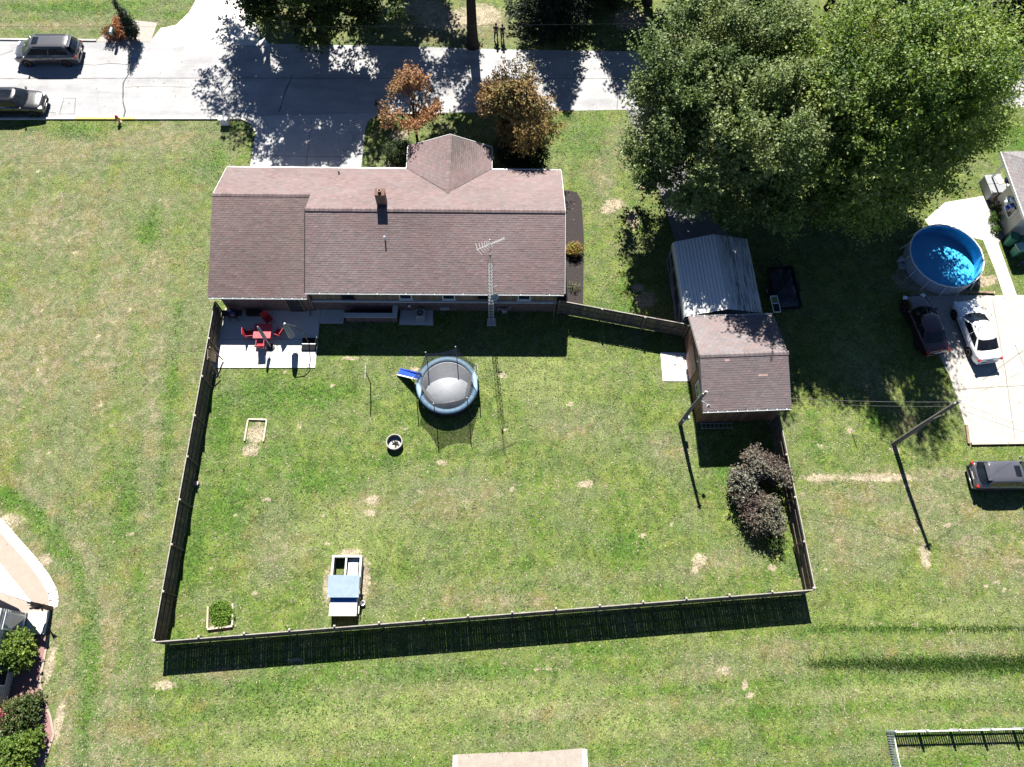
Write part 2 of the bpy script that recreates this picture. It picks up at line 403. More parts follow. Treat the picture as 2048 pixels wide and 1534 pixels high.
def make_lawn():
    x0, x1, y0, y1, st = -50.0, 52.0, -8.0, 66.0, 0.25
    nx = int((x1 - x0) / st) + 1; ny = int((y1 - y0) / st) + 1
    X, Y = np.meshgrid(np.linspace(x0, x1, nx), np.linspace(y0, y1, ny))
    P = np.stack([X.ravel(), Y.ravel(), np.zeros(nx * ny)], 1)
    i = np.arange(ny - 1)[:, None] * nx + np.arange(nx - 1)[None, :]
    F = np.stack([i, i + 1, i + nx + 1, i + nx], -1).reshape(-1, 4)
    C = cover(P)
    n0 = len(P); B = 900.0                                  # one apron round the fine grid, out to the horizon
    extra = np.array([[-B, -B, 0], [B, -B, 0], [B, B, 0], [-B, B, 0], [x0, y0, 0], [x1, y0, 0], [x1, y1, 0], [x0, y1, 0]])
    FE = [(n0, n0 + 1, n0 + 5, n0 + 4), (n0 + 1, n0 + 2, n0 + 6, n0 + 5), (n0 + 2, n0 + 3, n0 + 7, n0 + 6), (n0 + 3, n0, n0 + 4, n0 + 7)]
    me = np_mesh('lawn', np.vstack([P, extra]), np.vstack([F, np.array(FE)]))
    C = np.vstack([C, np.full((8, 3), 0.2)])
    at = me.color_attributes.new('Cover', 'FLOAT_COLOR', 'POINT')
    c4 = np.ones((len(C), 4), np.float32); c4[:, :3] = C; c4[:, 3] = 0; c4[:n0, 3] = pale(P)
    at.data.foreach_set('color', c4.ravel())
    me.materials.append(M_LAWN)
    o = bpy.data.objects.new('lawn', me); COL.objects.link(o)
    return tag(o, kind='structure')
make_lawn()

# ------------------------------------------------------------------ paved surfaces
def road_mat():
    m, nt, bs, out = new_mat('road_concrete'); v = wpos(nt)
    mp = nt.nodes.new('ShaderNodeMapping'); mp.inputs['Scale'].default_value = (0.12, 1.0, 1.0); nt.links.new(v, mp.inputs[0])
    lane = noise(nt, mp.outputs[0], 0.9, 4.0, 0.6); patch = noise(nt, v, 0.45, 5.0, 0.65); fine = noise(nt, v, 9.0, 5.0, 0.8)
    c = mixc(nt, ramp(nt, lane, [(0.38, 0.0), (0.62, 1.0)]), (0.275, 0.275, 0.285), (0.345, 0.342, 0.340))
    c = mixc(nt, 1.0, c, ramp(nt, patch, [(0.30, 0.78), (0.55, 1.0), (0.75, 1.07)]), 'MULTIPLY')
    c = mixc(nt, 1.0, c, ramp(nt, fine, [(0.30, 0.84), (0.70, 1.12)]), 'MULTIPLY')
    stain = ramp(nt, noise(nt, v, 1.6, 2.0, 0.5), [(0.70, 0.0), (0.78, 0.45)])
    nt.links.new(mixc(nt, stain, c, (0.13, 0.125, 0.12)), bs.inputs['Base Color'])
    bs.inputs['Roughness'].default_value = 0.9; bs.inputs['Specular IOR Level'].default_value = 0.2
    MATS['road'] = m
    return m
M_ROAD = road_mat()
M_CONC = pm('pale_concrete', (0.56, 0.545, 0.51), (0.46, 0.445, 0.42), 0.8, 0.9, 0.2, bmp=0.12, bscale=40, fine=0.5)
M_KERB = pm('kerb_concrete', (0.55, 0.53, 0.49), (0.38, 0.36, 0.33), 1.2, 0.9, 0.2, bmp=0.2)
M_YEL = pm('yellow_kerb_paint', (0.62, 0.42, 0.06), (0.48, 0.38, 0.16), 3.0, 0.8)
M_GRAVEL = pm('white_gravel', (0.48, 0.46, 0.42), (0.22, 0.21, 0.19), 2.0, 0.95, 0.1, bmp=0.8, bscale=18, fine=0.7)
M_DRIVE = pm('drive_concrete', (0.42, 0.42, 0.42), (0.30, 0.30, 0.305), 0.9, 0.9, 0.2, bmp=0.15, bscale=30, fine=0.5)
M_ASPH = pm('side_drive_gravel', (0.20, 0.20, 0.20), (0.11, 0.11, 0.115), 1.5, 0.95, 0.1, bmp=0.5, bscale=22, fine=0.7)
M_MULCH = pm('dark_mulch', (0.060, 0.052, 0.052), (0.018, 0.015, 0.016), 6.0, 1.0, 0.1, bmp=1.0, bscale=22, fine=0.8)
M_AGG = pm('pink_aggregate', (0.36, 0.29, 0.245), (0.25, 0.20, 0.17), 3.0, 0.95, 0.1, bmp=0.4, bscale=25, fine=0.7)
M_PINKM = pm('red_chip_mulch', (0.34, 0.20, 0.19), (0.13, 0.075, 0.07), 5.0, 1.0, 0.1, bmp=0.8, bscale=22, fine=0.8)
M_TAR = pm('tar_line', (0.10, 0.10, 0.105), (0.06, 0.06, 0.06), 5.0, 0.9)
M_JOINT = pm('joint_dirt', (0.22, 0.20, 0.17), (0.14, 0.13, 0.11), 5.0, 0.95)
M_STONE = pm('river_stone', (0.42, 0.38, 0.34), (0.20, 0.18, 0.17), 7.0, 0.95, 0.15, bmp=1.0, bscale=14, fine=0.7)

N_EDGE = [(-400, 48.0), (-70, 50.0), (-40.8, 49.9), (-32.9, 49.9), (-28.8, 49.95), (-20.2, 49.9), (-10.0, 49.8), (1.4, 49.55), (12.5, 49.5), (42.9, 50.3), (75, 51.2), (400, 60)]
S_EDGE = [(-400, 39.6), (-70, 41.6), (-38.8, 41.95), (-20.0, 42.2), (-8.3, 42.8), (3.5, 43.2), (12.1, 43.5), (41.3, 44.1), (75, 44.8), (400, 53)]
road = sheet('road', S_EDGE + N_EDGE[::-1], 0.012, M_ROAD)

def ribbon(pts, w, z, jit=0.0):
    mb = MB(); r = random.Random(len(pts) * 7 + int(pts[0][0] * 10))
    P = []
    for a, b in zip(pts[:-1], pts[1:]):
        n = max(1, int(math.dist(a, b) / 0.5)) if jit else 1
        for k in range(n):
            t = k / n; P.append([a[0] + (b[0] - a[0]) * t + r.uniform(-jit, jit), a[1] + (b[1] - a[1]) * t + r.uniform(-jit, jit)])
    P.append(list(pts[-1]))
    for a, b in zip(P[:-1], P[1:]):
        d = Vector((b[0] - a[0], b[1] - a[1])).normalized(); n = Vector((-d.y, d.x)) * w / 2
        wv = r.uniform(.7, 1.2) if jit else 1.0
        n = n * wv; d = d * (0.01 if jit else 0)
        mb.add([(a[0] - n.x - d.x, a[1] - n.y - d.y, z), (a[0] + n.x - d.x, a[1] + n.y - d.y, z), (b[0] + n.x + d.x, b[1] + n.y + d.y, z), (b[0] - n.x + d.x, b[1] - n.y + d.y, z)], [(3, 2, 1, 0)])
    return mb
# sealed joints and cracks in the road slabs
for pts, w in (([(-70, 45.6), (-39.8, 45.9), (-24.1, 46.2), (-0.2, 46.45), (11.9, 46.6), (42, 47.2), (75, 48)], 0.045),
               ([(-30.37, 49.59), (-30.05, 48.10), (-29.81, 46.43), (-30.02, 45.66), (-29.68, 43.64), (-29.32, 42.80), (-29.34, 42.06)], 0.10),
               ([(-33.84, 47.52), (-32.62, 47.38), (-31.47, 47.61), (-30.01, 47.47)], 0.05), ([(-40.39, 48.32), (-39.48, 48.86)], 0.05), ([(-30.14, 48.15), (-28.98, 48.17)], 0.04),
               ([(-16.78, 46.61), (-17.18, 44.81), (-17.43, 42.85)], 0.08), ([(8.47, 46.97), (8.70, 45.93), (9.17, 44.91), (9.05, 43.39)], 0.05),
               ([(-35.58, 42.67), (-34.63, 42.53)], 0.05), ([(-34.37, 43.98), (-33.40, 43.99), (-33.23, 42.45), (-34.30, 42.44), (-34.37, 43.98)], 0.04), ([(-29.81, 45.15), (-27.88, 45.33), (-25.11, 45.21), (-23.17, 45.44)], 0.03)):
    o = ribbon(pts, w, 0.017, 0.03).build('crack', M_TAR, road)

def kerb(name, pts, w=0.16, h=0.12, mat=None, seg=3.0):
    """kerb laid as a row of separate stones"""
    root = MB(); stones = []
    for a, b in zip(pts[:-1], pts[1:]):
        L = math.dist(a, b); n = max(1, round(L / seg)); ang = math.atan2(b[1] - a[1], b[0] - a[0])
        for k in range(n):
            t = (k + .5) / n
            stones.append((a[0] + (b[0] - a[0]) * t, a[1] + (b[1] - a[1]) * t, L / n - 0.015, ang))
    return stones, w, h
KERBS = [('kerb', [(-44, 49.93), (-40.8, 49.98), (-33.0, 49.98)], M_KERB), ('kerb', [(-44, 41.84), (-38.8, 41.88), (-33.0, 41.95)], M_KERB),
         ('kerb', [(-33.0, 41.95), (-28.4, 42.0)], M_YEL), ('kerb', [(-28.4, 42.0), (-20.3, 42.12)], M_KERB), ('kerb', [(-20.3, 42.12), (-19.4, 41.7), (-19.02, 40.9)], M_KERB),
         ('kerb', [(-9.3, 42.7), (-4.5, 42.88)], M_KERB)]
for nm, pts, mt in KERBS:
    st, w, h = kerb(nm, pts)
    for x, y, L, a in st:
        MB().box((0, 0, h / 2 - 0.02), (L, w, h + 0.04)).build('kerb_stone', mt, road, (x, y, 0), a, bevel=0.02)

# driveways
sheet('neighbour_driveway', [(-28.70, 49.93), (-28.07, 51.47), (-26.90, 51.82), (-26.06, 53.23), (-25.70, 54.65), (-24.6, 90.0), (-20.0, 90.0), (-20.71, 52.47), (-19.96, 51.38), (-18.94, 49.65)], 0.018, M_CONC)
drive = sheet('house_driveway', [(-20.2, 42.35), (-19.3, 41.7), (-19.0, 40.8), (-19.0, 34.2), (-10.7, 34.2), (-10.6, 41.2), (-10.4, 42.1), (-9.4, 42.85)], 0.020, M_DRIVE)
ribbon([(-18.99, 38.6), (-10.67, 38.6)], 0.03, 0.0245).build('joint', M_TAR, drive)
ribbon([(-14.8, 34.3), (-14.8, 42.4)], 0.03, 0.0245).build('joint', M_TAR, drive)
sheet('side_driveway', [(12.01, 34.99), (12.80, 30.55), (12.45, 28.05), (12.2, 24.6), (17.3, 24.6), (17.2, 30.5), (16.14, 33.16), (14.86, 35.38), (12.6, 43.6), (9.8, 43.5)][::1], 0.010, M_ASPH)
MB().box((12.16, 27.4, 0.06), (0.14, 5.8, 0.16)).build('side_driveway_edging', pm('edging_timber', (0.30, 0.28, 0.26), (0.18, 0.165, 0.15), 5.0, 0.9))['kind'] = 'structure'
patio = sheet('patio', [(-19.15, 25.5), (-12.55, 25.5), (-12.5, 21.05), (-19.4, 21.0)], 0.06, M_CONC)
ribbon([(-15.85, 25.3), (-15.9, 21.05)], 0.03, 0.0645).build('joint', M_JOINT, patio); ribbon([(-19.2, 23.1), (-12.55, 23.15)], 0.03, 0.0645).build('joint', M_JOINT, patio)
sheet('patio_walk', [(-12.52, 25.5), (-10.9, 25.5), (-10.9, 24.40), (-12.52, 24.40)], 0.05, M_CONC)
sheet('shed_apron', [(10.9, 22.35), (12.75, 22.3), (12.72, 20.2), (10.9, 20.2)], 0.05, M_CONC)
sheet('air_conditioner_pad', [(-7.0, 25.45), (-4.75, 25.45), (-4.7, 24.3), (-7.05, 24.35)], 0.05, M_CONC)
lot = sheet('gravel_lot', [(30.11, 26.88), (29.59, 25.76), (29.94, 23.03), (30.49, 20.78), (30.67, 19.13), (30.81, 15.92), (34.81, 16.01), (46, 16.0), (46, 27.2)], 0.010, M_GRAVEL)
ribbon([(32.70, 20.42), (36.13, 22.69)], 0.05, 0.016).build('joint', M_JOINT, lot)
ribbon([(30.49, 19.68), (35.87, 20.07)], 0.05, 0.0155, 0.02).build('joint', M_JOINT, lot); ribbon([(34.88, 26.60), (34.43, 21.17), (33.85, 16.14)], 0.05, 0.0165, 0.02).build('joint', M_JOINT, lot)
ribbon([(35.60, 23.07), (35.84, 21.55)], 0.04, 0.016).build('joint', M_JOINT, lot)
walk = sheet('neighbour_walk', [(31.44, 33.31), (33.28, 34.89), (36.31, 35.51), (36.43, 33.80), (36.44, 31.35), (36.56, 29.49), (36.72, 26.93), (35.77, 26.85), (35.66, 29.06), (35.38, 31.60), (33.77, 32.02), (31.91, 32.00)], 0.016, M_CONC)
sheet('planting_strip', [(36.35, 35.51), (36.73, 35.69), (37.20, 32.05), (36.44, 31.35), (36.43, 33.80)], 0.012, M_STONE)
sheet('mulch_bed', [(4.0, 35.6), (4.9, 35.7), (5.6, 35.5), (5.95, 34.8), (6.0, 31.3), (5.75, 26.4), (5.7, 25.2), (4.0, 25.2)], 0.03, M_MULCH)
slab = sheet('south_slab', [(-2.45, -2.49), (0.06, -2.39), (2.30, -2.35), (4.83, -2.17), (4.75, -5.5), (-2.6, -5.5)], 0.010, pm('tan_gravel', (0.36, 0.315, 0.27), (0.20, 0.17, 0.15), 2.5, 0.95, 0.1, bmp=0.6, bscale=18, fine=0.7))
for a in ((-2.43, -2.54), (4.80, -2.25)):
    MB().box((a[0], a[1] - 2.0, 0.02), (0.28, 4.0, 0.05)).build('edge_strip', M_CONC, slab)
corner_patio = sheet('corner_patio', [(-30.92, 10.57), (-29.56, 9.37), (-28.23, 8.22), (-27.26, 7.26), (-26.63, 6.44), (-26.38, 5.86), (-26.34, 5.43), (-26.67, 5.06), (-27.85, 5.1), (-48, 5.1), (-48, 22)], 0.012, M_AGG)
ribbon([(-48, 21.7), (-30.96, 10.47), (-29.59, 9.24), (-28.33, 8.13), (-27.39, 7.18), (-26.75, 6.36), (-26.55, 5.86), (-26.52, 5.46)], 0.55, 0.018).build('edge_strip', M_CONC, corner_patio)
sheet('corner_bed', [(-27.85, 5.0), (-26.75, 5.0), (-26.6, 3.9), (-26.45, 3.2), (-26.3, 1.1), (-25.36, -0.44), (-24.95, -1.42), (-25.07, -2.23), (-25.4, -4), (-28, -6), (-27.9, -1)], 0.014, M_PINKM)
edge = ribbon([(-26.40, 3.87), (-26.37, 2.49), (-26.32, 1.27), (-25.88, 0.35), (-25.32, -0.49), (-24.92, -1.42), (-25.03, -2.28), (-25.20, -3.08)], 0.12, 0.05)
edge.build('bed_edging', M_AGG)['kind'] = 'structure'
step = MB().box((0, 0, 0.09), (1.15, 1.30, 0.18)).build('door_step', M_CONC, None, (-27.2, 4.55, 0), bevel=0.01)
tag(step, kind='structure')
sheet('stone_bed', [(-33.13, 49.87), (-32.26, 51.19), (-30.68, 52.31), (-28.45, 52.02), (-28.62, 49.94)], 0.025, M_STONE)

PAVED = [S_EDGE + N_EDGE[::-1]]

# ------------------------------------------------------------------ buildings
M_BRICK = brick_mat('red_brown_brick', (0.17, 0.075, 0.06), (0.11, 0.05, 0.045), (0.30, 0.27, 0.24))
M_CHBRICK = brick_mat('chimney_brick', (0.16, 0.06, 0.045), (0.11, 0.045, 0.035), (0.34, 0.30, 0.27))
M_WHITE = pm('white_trim', (0.76, 0.76, 0.75), (0.62, 0.62, 0.61), 3.0, 0.5)
M_TANSID = pm('tan_siding', (0.26, 0.19, 0.12), (0.18, 0.13, 0.085), 3.0, 0.8)
M_SHING = vm('asphalt_shingle', 0.95, 0.15, 0.0, 90.0, 0.11, 2.5)
M_DECK = pm('roof_deck', (0.10, 0.085, 0.08), (0.06, 0.05, 0.05), 3.0, 0.9)
M_GLASS = glass_mat('window_glass')
M_DARKM = pm('dark_metal', (0.035, 0.035, 0.038), (0.02, 0.02, 0.022), 6.0, 0.5, 0.5)
M_BLACKP = pm('black_plastic', (0.02, 0.02, 0.022), (0.012, 0.012, 0.013), 6.0, 0.55, 0.4)
M_GALV = pm('galvanised_steel', (0.52, 0.53, 0.54), (0.36, 0.37, 0.38), 5.0, 0.45, 0.5, metal=0.6)
M_GREYP = pm('grey_paint', (0.34, 0.35, 0.36), (0.25, 0.26, 0.27), 5.0, 0.6)

def lump3(P, seed, k=9, f0=0.5, f1=1.6):
    r = np.random.default_rng(seed); s = np.zeros(len(P))
    for _ in range(k):
        d = r.normal(size=3); d /= np.linalg.norm(d); f = r.uniform(f0, f1)
        s += np.sin(P @ d * f * 2 * np.pi / 3 + r.uniform(0, 6.28))
    return s / math.sqrt(k)

def roof_slope(name, poly, base, parent, seed, tabw=0.31, expo=0.145, th=0.013, streak=None):
    """deck slab + courses of shingle tabs; poly[0]->poly[1] is the eave, counter-clockwise seen from outside"""
    P = [Vector(p) for p in poly]
    u = (P[1] - P[0]).normalized(); n = u.cross(P[-1] - P[0]).normalized()
    if n.z < 0: n = -n
    v = n.cross(u).normalized()
    if (P[2] - P[0]).dot(v) < 0: v = -v
    L = [((p - P[0]).dot(u), (p - P[0]).dot(v)) for p in P]
    k = len(P)
    dk = MB().add([tuple(p) for p in P] + [tuple(p - n * 0.10) for p in P],
                  [tuple(range(k)), tuple(range(k, 2 * k))[::-1]] + [(i, k + i, k + (i + 1) % k, (i + 1) % k) for i in range(k)])
    deck = dk.build(name, M_DECK, parent)
    r = np.random.default_rng(seed)
    vmax = max(b for a, b in L); rows = int(vmax / expo)
    V = []; F = []; C = []
    for j in range(rows + 1):
        v0 = j * expo; v1 = min(v0 + expo, vmax + 0.001); vm_ = (v0 + v1) / 2
        xs = []
        for a, b in zip(L, L[1:] + L[:1]):
            if (a[1] - vm_) * (b[1] - vm_) < 0:
                t = (vm_ - a[1]) / (b[1] - a[1]); xs.append(a[0] + t * (b[0] - a[0]))
        if len(xs) < 2: continue
        ua, ub = min(xs), max(xs)
        off = (j % 3) * tabw / 3 + r.uniform(-.02, .02)
        e = ua; cuts = [ua]
        x = math.floor((ua - off) / tabw) * tabw + off + tabw
        while x < ub - 0.03:
            if x > ua + 0.03: cuts.append(x)
            x += tabw
        cuts.append(ub)
        for a, b in zip(cuts[:-1], cuts[1:]):
            g = 0.006; t0 = th * r.uniform(.75, 1.35); o = len(V)
            lo = v0 + r.uniform(-.008, .008)
            for (uu, vv, hh) in ((a + g, lo, 0.0), (b - g, lo, 0.0), (a + g, lo, t0), (b - g, lo, t0), (b - g, v1 + .02, .003), (a + g, v1 + .02, .003)):
                q = P[0] + u * uu + v * vv + n * hh; V.append((q.x, q.y, q.z))
            F += [(o, o + 1, o + 3, o + 2), (o + 2, o + 3, o + 4, o + 5)]
            C.append(((a + b) / 2, vm_))
    V = np.array(V); C = np.array(C)
    cen = np.array(P[0])[None] + C[:, :1] * np.array(u)[None] + C[:, 1:] * np.array(v)[None]
    b = np.array(base)
    w1 = lump3(cen, seed + 1); w2 = lump3(cen, seed + 2, f0=.15, f1=.5)
    val = 1 + 0.06 * r.normal(size=len(C)) + 0.04 * w1 + 0.07 * w2
    red = 0.03 * r.normal(size=len(C)) + 0.02 * lump3(cen, seed + 3)
    col = b[None] * val[:, None] * np.stack([1 + red, 1 - .4 * red, 1 - .5 * red], 1)
    if streak is not None: col = streak(cen, C, col)
    me = np_mesh('shingles', V, np.array(F), np.repeat(np.clip(col, .01, 1), 2, 0))
    me.materials.append(M_SHING)
    o = bpy.data.objects.new('shingles', me); COL.objects.link(o); o.parent = deck; o['kind'] = 'stuff'
    return deck

def ridge_caps(a, b, base, parent, seed, w=0.15, step=0.3):
    a = Vector(a); b = Vector(b); n = max(2, int((b - a).length / step)); r = random.Random(seed)
    mb = MB(); d = (b - a) / n; s = Vector((d.y, -d.x, 0)).normalized() * w
    for i in range(n):
        p = a + d * i; q = a + d * (i + 1.1); k = r.uniform(.82, 1.12); mb.col = tuple(c * k for c in base)
        up = Vector((0, 0, 0.035)); dn = Vector((0, 0, -0.035))
        mb.add([p + s + dn, p + up, p - s + dn, q + s + dn, q + up, q - s + dn], [(0, 1, 4, 3), (1, 2, 5, 4)])
    o = mb.build('ridge_cap', M_SHING, parent); return o

HR = (0.165, 0.126, 0.125)
house = thing('brick_house', 'long single-storey brick house with brown shingle roof and rear patio', 'house', (-7.6, 30.0, 0))
hx, hy = -7.6, 30.0
def hl(p): return (p[0] - hx, p[1] - hy, p[2])
EZ, RZ = 3.25, 5.40
roofs = []
rf = roof_slope('roof', [hl((4.15, 35.0, EZ)), hl((-19.3, 35.0, EZ)), hl((-19.3, 31.62, 4.713)), hl((-12.85, 31.62, 4.713)), hl((-12.85, 30.02, RZ)), hl((4.15, 30.02, RZ))], HR, house, 3)
rr = roof_slope('roof', [hl((-12.85, 25.05, EZ)), hl((4.15, 25.05, EZ)), hl((4.15, 30.02, RZ)), hl((-12.85, 30.02, RZ))], HR, house, 5)
rg = roof_slope('garage_roof', [hl((-19.45, 25.05, 2.52)), hl((-12.88, 25.05, 2.52)), hl((-12.88, 31.62, 4.72)), hl((-19.35, 31.62, 4.72))], (0.145, 0.110, 0.107), house, 7)
gl = roof_slope('porch_roof', [hl((-6.7, 36.95, EZ)), hl((-6.7, 35.02, EZ + .02)), hl((-3.65, 32.05, 4.56)), hl((-3.65, 36.95, 4.53))], (0.15, 0.112, 0.112), house, 9)
gr = roof_slope('porch_roof', [hl((-0.75, 35.02, EZ + .02)), hl((-0.75, 36.95, EZ)), hl((-3.65, 36.95, 4.53)), hl((-3.65, 32.05, 4.56))], (0.15, 0.112, 0.112), house, 10)
ridge_caps(hl((-12.85, 30.02, RZ + .03)), hl((4.15, 30.02, RZ + .03)), HR, rr, 1)
ridge_caps(hl((-19.35, 31.62, 4.74)), hl((-12.9, 31.62, 4.74)), HR, rg, 2)
ridge_caps(hl((-3.65, 36.95, 4.56)), hl((-3.65, 32.0, 4.585)), HR, gl, 3)
# walls
w = MB(); w.prism([(-12.85 - hx, 25.45 - hy), (3.75 - hx, 25.45 - hy), (3.75 - hx, 34.55 - hy), (-12.85 - hx, 34.55 - hy)], 0, 1.32)
w.build('brick_wall', M_BRICK, house)
w = MB(); w.prism([(-18.9 - hx, 25.35 - hy), (-12.86 - hx, 25.35 - hy), (-12.86 - hx, 34.55 - hy), (-18.9 - hx, 34.55 - hy)], 0, 2.45)
gw = w.build('brick_wall', M_BRICK, house)
w = MB(); w.prism([(-6.3 - hx, 34.5 - hy), (-1.1 - hx, 34.5 - hy), (-1.1 - hx, 36.5 - hy), (-6.3 - hx, 36.5 - hy)], 0, 3.1)
w.build('brick_wall', M_BRICK, house)
# upper siding: vertical boards with open joints
w = MB(); r = random.Random(3); x = -12.84
M_SIDV = vm('board_siding', 0.8, 0.2, 0.2, 40, 0.2)
while x < 3.74:
    ww = 0.20; k = r.uniform(.8, 1.15); w.col = (0.25 * k, 0.18 * k, 0.115 * k)
    w.box((x + ww / 2 - hx, 25.56 - hy, 2.30), (ww - 0.014, 0.06, 1.92)); x += ww
w.build('siding', M_SIDV, house)
w = MB()
w.prism([(-12.82 - hx, 25.60 - hy), (3.72 - hx, 25.60 - hy), (3.72 - hx, 34.5 - hy), (-12.82 - hx, 34.5 - hy)], 1.3, 3.18)
for xx in (-12.80, 3.70):                                            # gable ends
    w.add([(xx - hx, 25.62 - hy, 3.15), (xx - hx, 34.5 - hy, 3.15), (xx - hx, 30.02 - hy, 5.22)], [(0, 1, 2)])
w.add([(-18.88 - hx, 25.4 - hy, 2.4), (-18.88 - hx, 34.5 - hy, 3.1), (-18.88 - hx, 31.6 - hy, 4.5)], [(0, 1, 2)])
w.add([(-6.28 - hx, 36.5 - hy, 3.08), (-1.12 - hx, 36.5 - hy, 3.08), (-3.65 - hx, 36.5 - hy, 4.35)], [(0, 1, 2)])
w.build('upper_wall', M_TANSID, house)
w = MB().box((-4.55 - hx, 25.43 - hy, 1.35), (16.65, 0.14, 0.06)); w.build('ledge', M_WHITE, house)
# gutters, fascia and rake boards
def gutter(x0, x1, y, z, parent, n):
    g = MB(); g.box(((x0 + x1) / 2, y - 0.055, z - 0.06), (x1 - x0, 0.006, 0.10)); g.box(((x0 + x1) / 2, y + 0.045, z - 0.06), (x1 - x0, 0.006, 0.10))
    g.box(((x0 + x1) / 2, y - 0.005, z - 0.112), (x1 - x0, 0.10, 0.006)); g.box(((x0 + x1) / 2, y - 0.062, z - 0.012), (x1 - x0, 0.016, 0.012))
    o = g.build('gutter', M_WHITE, parent)
    for i in range(n):
        MB().box((x0 + (i + .5) * (x1 - x0) / n, y - 0.005, z - 0.012), (0.035, 0.13, 0.03)).build('hanger', M_WHITE, o)
gutter(-12.85 - hx, 4.12 - hx, 25.0 - hy, EZ - .03, house, 9)
gutter(-19.43 - hx, -12.9 - hx, 25.0 - hy, 2.49, house, 10)
for y, z, xa, xb in ((35.06, EZ - .08, -19.3, -6.75), (35.06, EZ - .08, -0.7, 4.15)):
    MB().box(((xa + xb) / 2 - hx, y - hy, z), (xb - xa, 0.08, 0.12)).build('gutter', M_WHITE, house)
for a, b in (((4.19, 25.05, EZ), (4.19, 30.02, RZ)), ((4.19, 35.0, EZ), (4.19, 30.02, RZ)), ((-19.34, 35.0, EZ), (-19.34, 31.62, 4.71)),
             ((-6.75, 36.97, EZ), (-6.75, 35.05, EZ)), ((-0.7, 36.97, EZ), (-0.7, 35.05, EZ)), ((-6.75, 37.0, EZ), (-3.65, 37.0, 4.53)), ((-0.7, 37.0, EZ), (-3.65, 37.0, 4.53)), ((-12.9, 25.05, EZ), (-12.9, 30.02, RZ))):
    a = Vector(hl(a)); b = Vector(hl(b)); d = b - a
    o = MB(); up = Vector((0, 0, 1)); s = d.cross(up).normalized() * 0.014
    o.add([a - s - up * .15, a + s - up * .15, a + s + up * .012, a - s + up * .012, b - s - up * .15, b + s - up * .15, b + s + up * .012, b - s + up * .012],
          [(3, 2, 1, 0), (4, 5, 6, 7), (0, 1, 5, 4), (1, 2, 6, 5), (2, 3, 7, 6), (3, 0, 4, 7)])
    o.build('rake_board', M_WHITE if b.x > 4.3 or a.y > 4 else M_DECK, house)
# rear windows
for wx, fm in ((-10.35, M_DARKM), (-6.45, M_WHITE), (-3.55, M_WHITE), (-1.25, M_TANSID), (1.55, M_WHITE)):
    f = MB()
    for dx, dz, sx, sz in ((0, .58, .86, .07), (0, -.58, .86, .07), (-.395, 0, .07, 1.1), (.395, 0, .07, 1.1)):
        f.box((dx, 0, dz), (sx, .09, sz))
    fo = f.build('window', fm, house, (wx - hx, 25.50 - hy, 2.22))
    MB().box((0, 0.01, 0), (.72, .03, 1.08)).build('pane', M_GLASS, fo)
    MB().box((0, -0.06, -.63), (.95, .10, .05)).build('sill', fm, fo)
# rear door of the garage wing
d = MB().box((0, 0, 1.02), (0.92, 0.06, 2.04)).build('door', M_DARKM, house, (-14.1 - hx, 25.31 - hy, 0.06))
MB().tube([(.36, -.05, 1.0), (.36, -.10, 1.0), (.28, -.10, 1.0)], .015).build('handle', M_GALV, d)
for sx in (-.5, .5): MB().box((sx, -.01, 1.02), (.08, .09, 2.1)).build('frame', M_TANSID, d)
for xx in (-13.2, 3.66):
    dp = MB().tube([(xx - hx, 25.12 - hy, 2.45), (xx - hx, 25.30 - hy, 2.2), (xx - hx, 25.30 - hy, .25), (xx - hx, 24.9 - hy, .10)], .045, 6)
    dp.build('downspout', M_TANSID, house)
# garage doors and front windows
for gx in (-17.4, -14.5):
    g = MB()
    for k in range(4): g.box((0, 0, .27 + k * .54), (2.6, .05, .52))
    g.build('garage_door', M_WHITE, house, (gx - hx, 34.60 - hy, 0))
for wx in (-9.6, 1.6):
    f = MB().box((0, 0, 0), (1.7, .08, 1.3)).build('window', M_WHITE, house, (wx - hx, 34.62 - hy, 1.7)); MB().box((0, .05, 0), (1.55, .02, 1.15)).build('pane', M_GLASS, f)
# chimney and vents
ch = MB().box((0, 0, 0), (.62, .50, 1.5)).build('chimney', M_CHBRICK, rr, (-7.9 - hx, 30.68 - hy, 5.62))
MB().box((0, 0, .77), (.66, .55, .05)).build('crown', pm('chimney_cap', (.16, .085, .065), (.11, .06, .05), 4.0, .9), ch)
MB().lathe([(.10, .80), (.12, .98), (.09, .98), (.07, .80)], 10).build('flue', M_CHBRICK, ch)
MB().lathe([(.045, -.2), (.045, .42), (.03, .42)], 10).build('vent_pipe', M_WHITE, rr, (-7.62 - hx, 28.2 - hy, 4.62), smooth=True)
MB().lathe([(.05, -.2), (.05, .30), (.03, .30)], 10).build('vent_pipe', M_DARKM, rf, (-11.35 - hx, 34.3 - hy, 3.56), smooth=True)
